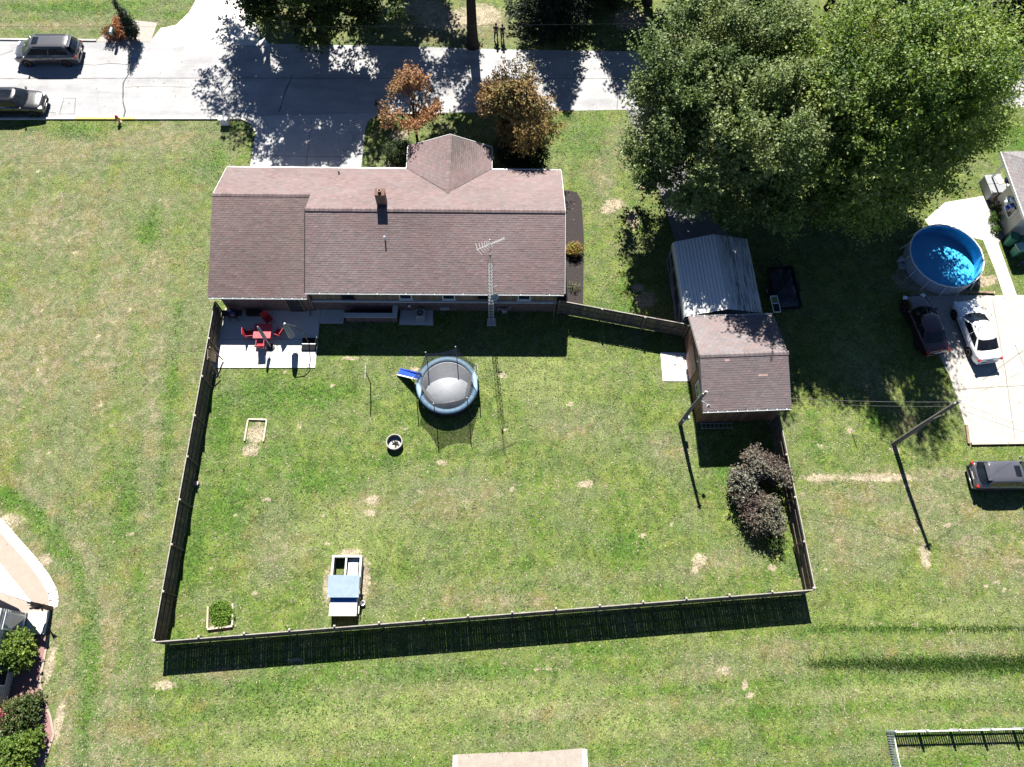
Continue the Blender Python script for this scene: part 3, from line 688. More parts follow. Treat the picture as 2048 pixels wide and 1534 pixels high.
# basement stairwell
sw = MB(); sw.box((-8.9, 24.66, .37), (3.5, .26, .74)); 
sw.build('stairwell_wall', M_BRICK, house, (-hx, -hy, 0))
MB().box((-7.28, 25.12, .37), (.26, .66, .74)).build('stairwell_wall', M_BRICK, house, (-hx, -hy, 0))
MB().box((-8.93, 24.66, .77), (3.62, .34, .06)).build('coping', M_CONC, house, (-hx, -hy, 0))
MB().box((-7.28, 25.14, .768), (.34, .61, .06)).build('coping', M_CONC, house, (-hx, -hy, 0))
for k in range(3): MB().box((-10.3 + k * .34, 25.12, .10 - k * .035), (.33, .64, .06)).build('stair_tread', M_DARKM, house, (-hx, -hy, 0))
MB().box((-8.45, 25.12, .02), (2.05, .64, .03)).build('stairwell_dark_floor', M_BLACKP, house, (-hx, -hy, 0))  # black floor sheet stands in for the shaded depth of the stairwell
MB().lathe([(.0, -.10), (.07, -.08), (.10, 0), (.07, .08), (0, .10)], 12, cap=False).build('wall_light', pm('lamp_glass', (.75, .78, .8), (.65, .68, .7), 4, .2), house, (-6.3 - hx, 25.30 - hy, .95), smooth=True)
MB().box((0, 0, 0), (.62, .14, .34)).build('meter_box', M_GREYP, house, (-3.9 - hx, 25.36 - hy, .55))

# ---- air conditioner
ac = thing('air_conditioner', 'grey square air conditioner unit on pad behind the brick house', 'air conditioner', (-5.55, 24.85, .05))
MB().box((0, 0, .40), (.62, .62, .80)).build('casing', M_GREYP, ac, bevel=.03)
MB().lathe([(.26, .80), (.27, .83), (.25, .83), (.24, .805)], 18).build('fan_ring', M_GREYP, ac)
MB().lathe([(.235, .803), (.235, .812)], 18).build('fan_well', M_BLACKP, ac)
fg = MB()
for k in range(8):
    a = k * math.pi / 8; fg.box((0, 0, .832), (.5, .008, .006), a)
fg.build('fan_guard', M_GALV, ac); MB().lathe([(.045, .815), (.045, .85)], 8).build('fan_hub', pm('brass_hub', (.5, .42, .25), None, 4, .4), ac)
gm = thing('gas_meter', 'pale gas meter with pipes on the rear brick wall', 'gas meter', (0.2, 25.2, 0))
MB().tube([(-.45, .1, .1), (-.45, 0, .75), (-.15, 0, .8), (-.1, 0, .6)], .03).build('pipe', M_GALV, gm)
MB().tube([(.15, 0, .6), (.2, 0, .85), (.45, .05, .85), (.45, .18, .9)], .03).build('pipe', M_GALV, gm)
MB().box((.02, 0, .5), (.34, .24, .38)).build('meter_body', M_GALV, gm, bevel=.04)

# ---- shed
shed = thing('wooden_shed', 'brown wooden shed with shingle roof behind the fence and carport', 'shed', (15.25, 20.38, 0), 0.045)
SR = (0.165, 0.140, 0.142)
def shed_patch(cen, uv, col):
    for (a, b, w_) in ((1.2, 2.0, .5), (3.1, 1.2, .35), (4.0, 2.6, .6), (2.2, 2.9, .45)):
        m = (abs(uv[:, 0] - a) < w_) & (abs(uv[:, 1] - b) < .08); col[m] = np.array([.18, .145, .135])
    return col
def shed_patch2(cen, uv, col):
    for (a, b, w_) in ((3.95, 2.05, .32), (1.7, 3.1, .2)):
        m = (abs(uv[:, 0] - a) < w_) & (abs(uv[:, 1] - b) < .09); col[m] = np.array([.30, .21, .19])
    return col
sf = roof_slope('roof', [(-2.8, -3.28, 2.95), (2.8, -3.28, 2.95), (2.8, 0, 4.05), (-2.8, 0, 4.05)], (0.135, 0.110, 0.113), shed, 21, streak=shed_patch2)
sb = roof_slope('roof', [(2.8, 3.28, 2.95), (-2.8, 3.28, 2.95), (-2.8, 0, 4.05), (2.8, 0, 4.05)], SR, shed, 22, streak=shed_patch)
ridge_caps((-2.8, 0, 4.08), (2.8, 0, 4.08), SR, sf, 4)
MB().prism([(-2.46, -3.0), (2.46, -3.0), (2.46, 3.0), (-2.46, 3.0)], 0, 2.9).add([(-2.46, -3.0, 2.9), (-2.46, 3.0, 2.9), (-2.46, 0, 3.9), (2.46, -3.0, 2.9), (2.46, 3.0, 2.9), (2.46, 0, 3.9)], [(0, 2, 1), (3, 4, 5)]).build('wall_core', M_DECK, shed)
M_SHEDB = vm('shed_board', 0.85, 0.2, 0.4, 30, 0.28, 4.0)
r = random.Random(8)
def boards(axis, pos, a, b, top):
    mb = MB(); x = a
    while x < b - .01:
        ww = .19; k = r.uniform(.7, 1.2); mb.col = (.235 * k, .135 * k * r.uniform(.92, 1.05), .082 * k); c = x + ww / 2; h = top(c)
        if axis == 'x': mb.box((c, pos, h / 2 + .05), (ww - .018, .05, h - .1))
        else: mb.box((pos, c, h / 2 + .05), (.05, ww - .018, h - .1))
        x += ww
    return mb
gt = lambda y: 2.95 + (3.0 - abs(y)) * .33
boards('y', -2.49, -3.0, 3.0, gt).build('board_wall', M_SHEDB, shed)
boards('y', 2.49, -3.0, 3.0, gt).build('board_wall', M_SHEDB, shed)
boards('x', -3.03, -2.5, 2.5, lambda x: 2.95).build('board_wall', M_SHEDB, shed)
boards('x', 3.03, -2.5, 2.5, lambda x: 2.95).build('board_wall', M_SHEDB, shed)
sd = MB()
for k in range(6): sd.col = (.36, .235, .185); sd.box((0, -.78 + k * .31, 1.06), (.05, .295, 2.06))
dd = sd.build('door', M_SHEDB, shed, (-2.545, 0.85, 0))
MB().box((-.04, -.7, 1.0), (.05, .05, .16)).build('handle', M_DARKM, dd)
swn = MB()
for dy, dz, sy, sz in ((0, .42, .96, .07), (0, -.42, .96, .07), (-.44, 0, .07, .8), (.44, 0, .07, .8), (0, 0, .04, .8)): swn.box((0, dy, dz), (.06, sy, sz))
so_ = swn.build('window', M_WHITE, shed, (-2.545, -1.35, 1.75)); MB().box((.012, 0, 0), (.02, .82, .78)).build('pane', M_GLASS, so_)
MB().box((0, 0, 0), (.10, .14, .20)).build('wall_light', M_WHITE, shed, (-2.56, .2, 2.75))
gutter(-2.8, 2.8, -3.33, 2.92, shed, 9); gutter(-2.8, 2.8, 3.36, 2.92, shed, 8)
for yy in (-3.28, 3.28):
    a = Vector((-2.83, yy, 2.93)); b = Vector((-2.83, 0, 4.03)); s = Vector((.02, 0, 0)); up = Vector((0, 0, .13))
    MB().add([a - s - up, a + s - up, a + s, a - s, b - s - up, b + s - up, b + s, b - s], [(3, 2, 1, 0), (4, 5, 6, 7), (0, 1, 5, 4), (1, 2, 6, 5), (2, 3, 7, 6), (3, 0, 4, 7)]).build('rake_board', M_DARKM, shed)

# ---- carport
cpt = thing('metal_carport', 'ribbed pale metal carport with rounded eaves between maples and shed', 'carport', (14.68, 26.95, 0), 0.058)
prof = []
def cp_curve():
    pts = []
    for s in np.linspace(0, 1, 160):
        x = -2.5 + 5.0 * s; z = 3.12 - abs(x) * .30
        pts.append([x, z])
    out = [[-2.66, 1.75], [-2.66, 2.05], [-2.63, 2.24], [-2.57, 2.34]] + pts + [[2.57, 2.34], [2.63, 2.24], [2.66, 2.05], [2.66, 1.95]]
    return out
cv = cp_curve(); rb = []
for i, (x, z) in enumerate(cv):
    rb.append((x, z + (0.028 if (i % 7) in (0, 1) and 4 < i < len(cv) - 4 else 0)))
mb = MB(); n = len(rb); L2 = 2.9; th = .012
mb.add([(x, -L2, z) for x, z in rb] + [(x, L2, z) for x, z in rb] + [(x, -L2, z - th) for x, z in rb] + [(x, L2, z - th) for x, z in rb],
       [(i, i + 1, n + i + 1, n + i) for i in range(n - 1)] + [(2 * n + i + 1, 2 * n + i, 3 * n + i, 3 * n + i + 1) for i in range(n - 1)] + [(i + 1, i, 2 * n + i, 2 * n + i + 1) for i in range(n - 1)] + [(n + i, n + i + 1, 3 * n + i + 1, 3 * n + i) for i in range(n - 1)])
def carport_mat():
    m, nt, bs, out = new_mat('carport_sheet')
    p = opos(nt); s = nt.nodes.new('ShaderNodeSeparateXYZ'); nt.links.new(p, s.inputs[0])
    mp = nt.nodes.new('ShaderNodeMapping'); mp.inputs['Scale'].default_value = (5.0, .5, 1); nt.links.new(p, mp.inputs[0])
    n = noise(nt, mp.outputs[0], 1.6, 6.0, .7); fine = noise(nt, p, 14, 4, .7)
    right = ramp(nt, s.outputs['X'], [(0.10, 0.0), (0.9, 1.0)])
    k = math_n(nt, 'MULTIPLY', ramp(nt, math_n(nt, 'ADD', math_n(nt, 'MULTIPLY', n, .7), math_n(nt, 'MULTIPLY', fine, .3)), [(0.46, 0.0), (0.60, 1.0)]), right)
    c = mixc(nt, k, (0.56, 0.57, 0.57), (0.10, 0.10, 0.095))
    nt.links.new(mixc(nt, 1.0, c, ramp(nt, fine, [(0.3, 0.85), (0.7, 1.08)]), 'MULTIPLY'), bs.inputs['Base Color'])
    bs.inputs['Roughness'].default_value = .5; bs.inputs['Metallic'].default_value = .15
    return m
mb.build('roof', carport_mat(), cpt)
for sx in (-1, 1):
    for yy in (-2.8, -1.4, 0, 1.4, 2.8):
        MB().tube([(sx * 2.6, yy, 0), (sx * 2.6, yy, 2.0), (sx * 2.45, yy, 2.3)], .03, 5).build('leg', M_GALV, cpt)
        MB().tube([(sx * 2.55, yy, 1.5), (sx * 1.9, yy, 2.46)], .02, 5).build('brace', M_GALV, cpt)
    MB().box((sx * 2.6, 0, .04), (.06, 5.8, .06)).build('base_rail', M_GALV, cpt)
MB().tube([(-2.6, -1.4, 1.7), (-2.62, -2.8, .1)], .015, 5).build('brace', M_WHITE, cpt)
for yy in (-2.8, -1.4, 0, 1.4, 2.8):
    MB().tube([(-2.45, yy, 2.3), (0, yy, 3.04), (2.45, yy, 2.3)], .025, 5).build('rafter', M_GALV, cpt)

# ---- neighbour's house at the east edge
nh = thing('grey_roofed_house', 'beige house with grey hipped roof at the right edge beside pool', 'house', (37.1, 32.0, 0), 0.05)
M_BEIGE = pm('beige_siding', (0.50, 0.49, 0.43), (0.42, 0.41, 0.36), 2.0, 0.75)
GR = (0.19, 0.18, 0.185)
A, B, C_, D = (-.55, -.5, 3.0), (10, -.5, 3.0), (10, 5.2, 3.0), (-.55, 5.2, 3.0); T1, T2 = (2.3, 2.35, 4.35), (10, 2.35, 4.35)
roof_slope('roof', [D, A, T1], GR, nh, 31); roof_slope('roof', [A, B, T2, T1], GR, nh, 32); roof_slope('roof', [C_, D, T1, T2], GR, nh, 33)
MB().box((-.58, 2.35, 2.90), (.05, 5.75, .22)).build('fascia', M_WHITE, nh); MB().box((4.7, -.53, 2.90), (10.5, .05, .22)).build('fascia', M_WHITE, nh)
mb = MB().prism([(0, 0), (9, 0), (9, 4.7), (1.3, 4.7), (1.3, 3.0), (0, 3.0)], 0, 2.95); mb.build('wall', M_BEIGE, nh)
f = MB()
for dy, dz, sy, sz in ((0, .55, 1.1, .08), (0, -.55, 1.1, .08), (-.51, 0, .08, 1.1), (.51, 0, .08, 1.1)): f.box((0, dy, dz), (.08, sy, sz))
fo = f.build('window', M_WHITE, nh, (-.03, 1.35, 1.5)); MB().box((-.015, 0, 0), (.02, .96, 1.0)).build('pane', M_GLASS, fo)
MB().box((.55, 3.9, .12), (1.4, 1.8, .24)).build('porch_floor', pm('cream_boards', (.66, .62, .48), (.5, .47, .37), 3, .8), nh)
MB().box((-.12, 4.6, 1.5), (.12, .12, 2.9)).build('porch_post', M_WHITE, nh); MB().box((-.16, 3.1, .5), (.10, .10, 1.0)).build('porch_post', pm('rust_post', (.42, .27, .18), None, 4, .8), nh)

# ---- house at the south-west edge
lh = thing('white_roofed_house', 'house corner with white porch roof at the left edge', 'house', (-27.9, 5.1, 0))
M_LWALL = pm('pale_grey_siding', (0.50, 0.50, 0.49), (0.42, 0.42, 0.41), 2.0, 0.7)
M_LROOF = pm('white_metal_roof', (0.78, 0.77, 0.74), (0.68, 0.67, 0.64), 1.0, 0.6)
MB().prism([(-.02, 0), (-.02, -9), (-8, -9), (-8, 0)], 0, 2.6).build('wall', M_LWALL, lh)
for k in range(1, 12): MB().box((-.005, -4.5, k * .215), (.02, 9.0, .02)).build('siding_lap', M_LWALL, lh)
def lp(p): return (p[0] + 27.9, p[1] - 5.1)
pts = [lp((-26.47, 5.47)), lp((-28.75, 7.65)), (-5.5, 5.0), (-5.5, 2.5)]
mb = MB(); mb.add([(x, y, z) for (x, y), z in zip(pts, (2.5, 2.55, 3.1, 3.05))] + [(x, y, z - .08) for (x, y), z in zip(pts, (2.5, 2.55, 3.1, 3.05))],
                  [(0, 1, 2, 3), (7, 6, 5, 4), (0, 4, 5, 1), (1, 5, 6, 2), (2, 6, 7, 3), (3, 7, 4, 0)]); mb.build('porch_roof', M_LROOF, lh)
a = Vector((*pts[0], 2.47)); b = Vector((*pts[3], 3.02)); MB().tube([a, b], .06, 6).build('gutter', M_WHITE, lh)
MB().box((1.30, .28, 1.2), (.22, .22, 2.4)).build('porch_post', M_BRICK, lh)
MB().box((.55, .75, 2.2), (.08, .4, .1)).build('porch_beam', M_WHITE, lh)
mb = MB().box((0, 0, 1.02), (.05, .98, 2.04)); do = mb.build('door', M_WHITE, lh, (.02, -.62, .18)); MB().box((.03, 0, 1.05), (.02, .80, 1.75)).build('pane', glass_mat('door_glass', (.10, .16, .22)), do)  # reflected sky is painted into the pane's blue base colour
MB().box((.03, -.42, 1.0), (.05, .05, .12)).build('handle', M_DARKM, do)
for yy, zz in ((-3.6, 1.2), (-6.0, 1.2)):
    fo = MB().box((0, 0, 0), (.05, .9, 1.0)).build('window', M_WHITE, lh, (.02, yy, zz)); MB().box((.03, 0, 0), (.02, .76, .86)).build('pane', M_GLASS, fo)
MB().box((-1.0, 1.5, 2.80), (.5, .12, .08)).build('roof_vent', M_DARKM, lh)

# ------------------------------------------------------------------ privacy fence
M_PICK = vm('weathered_fence_wood', 0.9, 0.15, 0.5, 35, 0.35, 3.0)
def picket_mesh(k, h):
    mb = MB(); w2, t2 = .0718, .009
    prof = [(-w2, .04), (w2, .04), (w2, h - .03), (w2 - .03, h), (-w2 + .03, h), (-w2, h - .03)]
    c = [(.115, .098, .082), (.145, .118, .092), (.095, .085, .075), (.155, .12, .085), (.125, .112, .10), (.20, .155, .105)][k % 6]
    mb.col = c; n = len(prof)
    mb.add([(x, -t2, z) for x, z in prof] + [(x, t2, z) for x, z in prof], [tuple(range(n)), tuple(range(n, 2 * n))[::-1]] + [(i, n + i, n + (i + 1) % n, (i + 1) % n) for i in range(n)])
    me = mb.mesh('picket'); me.materials.append(M_PICK); return me
PK = [picket_mesh(k, 1.80 + .012 * ((k * 5) % 4)) for k in range(6)]
def fence(label, a, b, inside, step=.1455, post_step=2.44, rails=(.35, 1.0, 1.62), seed=1, sag=0.03, tint=1.0):
    """board fence from a to b; pickets on the outer face, rails and posts on the inner"""
    L = math.dist(a, b); ang = math.atan2(b[1] - a[1], b[0] - a[0])
    t = thing('privacy_fence', label, 'fence', (a[0], a[1], 0), ang); r = random.Random(seed)
    for i in range(int(L / step)):
        x = (i + .5) * step; s = 1 + .012 * math.sin(x * 1.3 + seed) + r.uniform(-.008, .008)
        share('picket', PK[r.randrange(6)], None, t, (x, -inside * .03, 0), scale=(r.uniform(.985, 1.006), 1, s), rot=(r.uniform(-.005, .005), r.uniform(-.0018, .0018), r.uniform(-.015, .015)))
    n = int(L / post_step)
    for i in range(n + 1):
        x = i * L / n; mb = MB(); k = r.uniform(.8, 1.2); mb.col = (.17 * k, .135 * k, .10 * k)
        mb.box((0, 0, .95), (.10, .10, 1.90)); mb.build('post', M_PICK, t, (x, inside * .075, 0), r.uniform(-.05, .05))
        mb = MB(); mb.col = (.42, .38, .33); mb.add([(-.062, -.062, 1.90), (.062, -.062, 1.90), (.062, .062, 1.90), (-.062, .062, 1.90), (0, 0, 1.95)], [(0, 1, 4), (1, 2, 4), (2, 3, 4), (3, 0, 4), (3, 2, 1, 0)])
        mb.build('post_cap', M_PICK, t, (x, inside * .075, 0))
    for z in rails:
        for i in range(n):
            mb = MB(); k = r.uniform(.8, 1.25); mb.col = (.16 * k, .13 * k, .10 * k); l = L / n
            mb.box((0, 0, 0), (l - .02, .04, .09)); mb.build('rail', M_PICK, t, ((i + .5) * l, inside * .003, z + r.uniform(-.02, .02)))
    mb = MB(); mb.col = (.30, .28, .25); mb.box((L / 2, 0, 0), (L, .055, .02)); mb.build('lit_top_edge', M_PICK, t, (0, -inside * .01, 1.835))  # pale strip along the picket tops: sunlit edge put into its colour
    return t
fw = fence('long weathered board fence along the left side of the yard', (-19.22, 25.0), (-19.50, 3.42), 1, seed=2)
fs = fence('long weathered board fence along the bottom of the yard', (-19.50, 3.36), (18.42, 6.28), 1, step=.1455, rails=(.35, .95, 1.6), seed=3)
fe = fence('weathered board fence along the right side below the shed', (17.78, 17.2), (18.42, 6.36), -1, rails=(.5, 1.25, 1.68), seed=4)
fn = fence('short slanting board fence joining the house to the shed', (3.95, 25.30), (12.55, 23.55), -1, seed=5)
# repair braces nailed to the left fence
for (x, z0, z1, sx) in ((3.2, .2, 1.6, .25), (3.9, .15, 1.5, .9)):
    mb = MB(); mb.col = (.36, .26, .17); a = Vector((x, .11, z1)); b = Vector((x + sx, .55, z0)); 
    mb.tube([a, b], .055, 4).build('brace', M_PICK, fw)
mb = MB(); mb.col = (.34, .25, .17); mb.box((3.5, .07, .9), (.7, .03, 1.5), 0, .3); mb.build('brace', M_PICK, fw)
mb = MB(); mb.col = (.20, .16, .11); mb.tube([(7.4, -.1, .2), (8.3, -.1, 1.6)], .035, 4).build('brace', M_PICK, fn)
mb = MB(); mb.col = (.15, .13, .10)
for k in range(5): mb.box((23.55 + k * .16, -.045, .95 + .15 * (k % 2)), (.12, .015, .12))
# ---- white picket fence at the south-east corner
wp = thing('picket_fence', 'white scalloped picket fence in the bottom right corner', 'fence', (22.05, -1.35, 0), 0.02)
def wpk(h):
    mb = MB(); p = [(-.035, .06), (.035, .06), (.035, h - .05), (0, h), (-.035, h - .05)]; n = 5
    mb.add([(x, -.011, z) for x, z in p] + [(x, .011, z) for x, z in p], [tuple(range(n)), tuple(range(n, 2 * n))[::-1]] + [(i, n + i, n + (i + 1) % n, (i + 1) % n) for i in range(n)])
    me = mb.mesh('picket'); me.materials.append(M_WHITE); return me
WPK = [wpk(1.02 - .17 * math.sin(math.pi * (k + .5) / 14)) for k in range(14)]
SP = 1.82
for run in (0, 1):
    nseg = 5 if run == 0 else 3
    for s in range(nseg):
        for k in range(14):
            x = s * SP + (k + .5) * SP / 14
            loc = (x, -.03, 0) if run == 0 else (-.03, -x, 0)
            share('picket', WPK[k], None, wp, loc, 0 if run == 0 else math.pi / 2)
    for s in range(nseg + 1):
        if run == 1 and s == 0: continue
        loc = (s * SP, .03, 0) if run == 0 else (.03, -s * SP, 0)
        po = MB().box((0, 0, .58), (.10, .10, 1.16)).build('post', M_WHITE, wp, loc)
        MB().lathe([(.075, 1.16), (.075, 1.19), (0, 1.24)], 4, cap=False).build('post_cap', M_WHITE, po)
    for z in (.28, .80):
        l = nseg * SP
        MB().box((l / 2, .0, z) if run == 0 else (0, -l / 2, z), (l, .035, .09) if run == 0 else (.035, l, .09)).build('rail', M_WHITE, wp)

# ------------------------------------------------------------------ trees and plants
LEAF = leaf_mat('broad_leaf', 0.34, 0.5, 0.28)
LEAF_DRY = leaf_mat('autumn_leaf', 0.25, 0.6, 0.25)
NEEDLE = leaf_mat('needle_spray', 0.10, 0.55, 0.25)
M_BARK = pm('tree_bark', (0.060, 0.052, 0.046), (0.025, 0.022, 0.020), 5.0, 0.95, 0.1, bmp=1.0, bscale=20)
M_PALEB = pm('pale_bark', (0.21, 0.18, 0.15), (0.10, 0.085, 0.07), 5.0, 0.95, 0.1, bmp=1.0, bscale=20)

def unit(a): return a / np.maximum(np.linalg.norm(a, axis=1, keepdims=True), 1e-9)

def leaf_quads(pos, axis, nrm, size, aspect=0.62):
    axis = unit(axis); side = unit(np.cross(axis, nrm)); nn = unit(np.cross(side, axis))
    s = size[:, None]
    a = pos; b = pos + axis * s * .45 + side * s * aspect * .5 + nn * s * .10; c = pos + axis * s; d = pos + axis * s * .45 - side * s * aspect * .5 + nn * s * .10
    V = np.stack([a, b, c, d], 1).reshape(-1, 3)
    F = np.arange(len(V)).reshape(-1, 4)
    return V, F

def crown(name, parent, mat, lobes, ntwig, per, twig, leaf, pal, seed, up=.55, out=.7, gap=-.45, inner=.35, jit=.45, lump=.22, droop=0.0, fr=(.35, .9), clump=None, zmin=.25, lat=.10):
    """twigs spread through uneven lobes, leaves set along each twig"""
    r = np.random.default_rng(seed)
    wts = np.array([l[6] if len(l) > 6 else l[3] * l[4] * l[5] for l in lobes], float); wts /= wts.sum()
    idx = r.choice(len(lobes), ntwig * 2, p=wts); Lb = np.array([l[:6] for l in lobes])[idx]
    d = unit(r.normal(size=(len(idx), 3)))
    rad = inner + (1 - inner) * r.random(len(idx)) ** .55
    lm = 1 + lump * lump3(d * 2.2 + Lb[:, :3] * .37, seed + 5, 8, .4, 1.1)
    P = Lb[:, :3] + d * Lb[:, 3:6] * (rad * lm)[:, None]
    keep = (lump3(P, seed + 9, 10, *fr) > gap) & (P[:, 2] > zmin)
    P = P[keep][:ntwig]; d = d[keep][:ntwig]; n = len(P)
    if clump:                                                # gather the twigs into boughs with hollows between
        nc, pull = clump; cc = P[r.choice(n, nc, replace=False)]
        near = np.concatenate([np.argmin(((P[i:i + 2000, None] - cc[None]) ** 2).sum(2), 1) for i in range(0, n, 2000)])
        off = P - cc[near]; dist = np.linalg.norm(off, axis=1, keepdims=True)
        P = cc[near] + off * (1 - pull * np.clip(dist / 1.5, .25, 1.2)); d = unit(d + .55 * unit(off + 1e-6))
    td = unit(d * out + np.array([0, 0, 1.0]) * up + r.normal(size=(n, 3)) * jit)
    tl = twig * r.uniform(.6, 1.4, n)
    t = np.tile(np.linspace(.05, 1, per), n); k = np.repeat(np.arange(n), per); N = n * per
    pos = P[k] + td[k] * (tl[k] * t)[:, None] + r.normal(size=(N, 3)) * min(lat, twig * .10)
    pos[:, 2] -= droop * t * tl[k]
    ax = td[k] * .5 + r.normal(size=(N, 3)) * .8; ax[:, 2] -= .25
    nr = unit(np.array([0, 0, 1.0]) * .85 + d[k] * .35 + r.normal(size=(N, 3)) * .45)
    sz = leaf * r.uniform(.6, 1.35, N)
    V, F = leaf_quads(pos, ax, nr, sz)
    pal = np.array(pal); tw = lump3(P, seed + 13, 8, .25, .9)                  # colour drifts from limb to limb
    w = np.clip(.5 + .28 * tw[k] + r.normal(size=N) * .22, 0, .999) * (len(pal) - 1)
    i0 = w.astype(int); fr_ = (w - i0)[:, None]
    col = pal[i0] * (1 - fr_) + pal[np.minimum(i0 + 1, len(pal) - 1)] * fr_
    col = col * r.uniform(.72, 1.28, (N, 1))
    me = np_mesh(name, V, F, col); me.materials.append(mat)
    o = bpy.data.objects.new(name, me); COL.objects.link(o); o.parent = parent
    return o, P

def trunk(parent, h, rad, tips, seed, mat=M_BARK, fork=.35, nlimb=14, lean=(0, 0), name='trunk'):
    r = random.Random(seed); mb = MB()
    pts = [(lean[0] * t * h + r.uniform(-.05, .05) * t, lean[1] * t * h + r.uniform(-.05, .05) * t, h * t) for t in (0, .04, .12, .3, .5, .75, 1)]
    mb.tube(pts, [rad * 1.5, rad * 1.15, rad, rad * .88, rad * .72, rad * .4, rad * .08], 9)
    tips = list(tips); r.shuffle(tips)
    for q in tips[:nlimb]:
        z0 = max(.5, min(q[2] - .6, h * r.uniform(fork, .75))); t = z0 / h
        a = Vector((lean[0] * z0, lean[1] * z0, z0)); b = Vector(q); m = a.lerp(b, .45) + Vector((0, 0, -.08 * (b - a).length)) + Vector((r.uniform(-.2, .2), r.uniform(-.2, .2), 0))
        rr_ = rad * .45 * (1 - t * .5)
        mb.tube([a, a.lerp(m, .5), m, m.lerp(b, .5), b], [rr_, rr_ * .8, rr_ * .6, rr_ * .35, rr_ * .1], 6)
        for _ in range(2):
            e = m.lerp(b, r.uniform(.2, .8)); f = e + Vector((r.uniform(-1, 1), r.uniform(-1, 1), r.uniform(.1, .9))) * (b - a).length * .25
            mb.tube([e, e.lerp(f, .5) + Vector((0, 0, .05)), f], [rr_ * .3, rr_ * .2, rr_ * .06], 5)
    return mb.build(name, mat, parent, smooth=True)

def tree(name, label, group, loc, h, rad, lobes, seed, ntwig, per, twig, leaf, pal, mat=LEAF, bark=M_BARK, cat='tree', nlimb=16, fork=.3, **kw):
    t = thing(name, label, cat, (loc[0], loc[1], 0), 0, group)
    c, P = crown('crown', t, mat, lobes, ntwig, per, twig, leaf, pal, seed, **kw)
    r = np.random.default_rng(seed + 77); q = P[r.choice(len(P), nlimb * 2)]
    trunk(t, h, rad, [tuple(x) for x in q], seed, bark, fork, nlimb)
    return t

MAPLE = [(.048, .088, .028), (.092, .140, .046), (.155, .205, .072), (.215, .260, .105), (.29, .32, .16)]
def lobes_for(rx, ry, z0, z1, n, seed, core=.72, lr=(.34, .5)):
    r = random.Random(seed); zc = (z0 + z1) / 2; rz = (z1 - z0) / 2
    L = [(0, 0, zc, rx * core, ry * core, rz * core)]
    for i in range(n):
        a = 2 * math.pi * (i + r.uniform(-.3, .3)) / n * 2.4; e = r.uniform(-.75, .95)
        c = math.sqrt(max(0, 1 - e * e)) * .66; k = r.uniform(*lr)
        L.append((c * math.cos(a) * rx, c * math.sin(a) * ry, zc + e * rz * .62, rx * k, ry * k, rz * k))
    return L
tree('maple_tree', 'big dense green maple on the left above the carport', 'maples', (15.1, 35.6), 11.0, .34, lobes_for(6.4, 6.9, 1.6, 14.9, 15, 4) + [(-3.6, -2.6, 3.6, 2.4, 2.0, 2.2), (.6, -3.6, 3.6, 2.6, 1.8, 2.2), (4.4, -3.2, 3.8, 2.6, 2.0, 2.4), (-4.8, -.5, 4.0, 1.8, 2.2, 2.2)], 101, 14500, 15, 1.45, .20, MAPLE, up=.85, out=.6, gap=-.7, nlimb=26, inner=.45, lump=.2, jit=.16, lat=.07, clump=(240, .62))
tree('maple_tree', 'big green maple on the right above the round pool', 'maples', (24.5, 35.3), 12.5, .38, lobes_for(6.5, 6.8, 2.4, 17.2, 17, 9) + [(-4.0, -3.2, 4.4, 2.6, 2.0, 2.6), (.2, -3.8, 4.6, 2.4, 1.8, 2.4)], 102, 15500, 16, 1.65, .20, [(.050, .098, .022), (.098, .160, .034), (.160, .230, .052), (.225, .285, .080), (.30, .33, .125)], up=.7, out=.95, gap=-.7, nlimb=30, inner=.45, lump=.2, jit=.15, lat=.07, clump=(260, .62))
OAK = [(.022, .048, .012), (.042, .075, .018), (.072, .105, .030), (.11, .13, .045)]
tree('shade_tree', 'tall shade tree at the top left casting shadow on the road', 'shade trees across the road', (-14.6, 50.3), 11, .40, lobes_for(5.4, 5.0, 3.2, 14.0, 13, 12) + [(2.5, -1.8, 4.6, 2.6, 1.8, 1.6, 26), (-2.6, -1.6, 4.6, 2.6, 1.8, 1.6, 26), (5.0, -1.6, 4.8, 1.8, 1.6, 1.4, 16), (0, -2.4, 4.0, 2.0, 1.4, 1.2, 18)], 103, 4300, 12, .7, .24, OAK, gap=.0, fr=(.6, 1.7), nlimb=24, up=.3)
tree('shade_tree', 'shade tree left of the dark trunk near the white driveway', 'shade trees across the road', (-19.6, 55.2), 11, .34, lobes_for(5.2, 5.0, 4.0, 14.0, 12, 13) + [(1.0, -3.8, 4.2, 2.4, 1.8, 1.5, 24)], 104, 2700, 12, .7, .24, OAK, gap=.05, fr=(.6, 1.7), nlimb=20, up=.3)
tree('shade_tree', 'straight bare dark trunk standing beside the two people', 'shade trees across the road', (-2.45, 50.0), 13.5, .42, lobes_for(4.6, 4.2, 6.6, 16.0, 11, 14), 105, 1700, 12, .9, .26, [(.05, .07, .02), (.09, .10, .035), (.13, .12, .05)], gap=-.1, nlimb=30, up=.2, fork=.42)
tree('shade_tree', 'shady tree with several limbs right of the dark evergreen', 'shade trees across the road', (12.2, 55.0), 10, .34, lobes_for(4.6, 4.2, 2.8, 12.0, 11, 15), 106, 2600, 12, .85, .27, OAK, gap=-.2, nlimb=30, up=.2, bark=M_BARK)
tree('shade_tree', 'loose tree in the top right corner behind the maple', 'shade trees across the road', (39.5, 56.0), 10, .3, lobes_for(4.2, 4.2, 3.0, 11.5, 10, 16), 107, 2400, 12, .85, .26, OAK, gap=-.2, nlimb=20, up=.2)
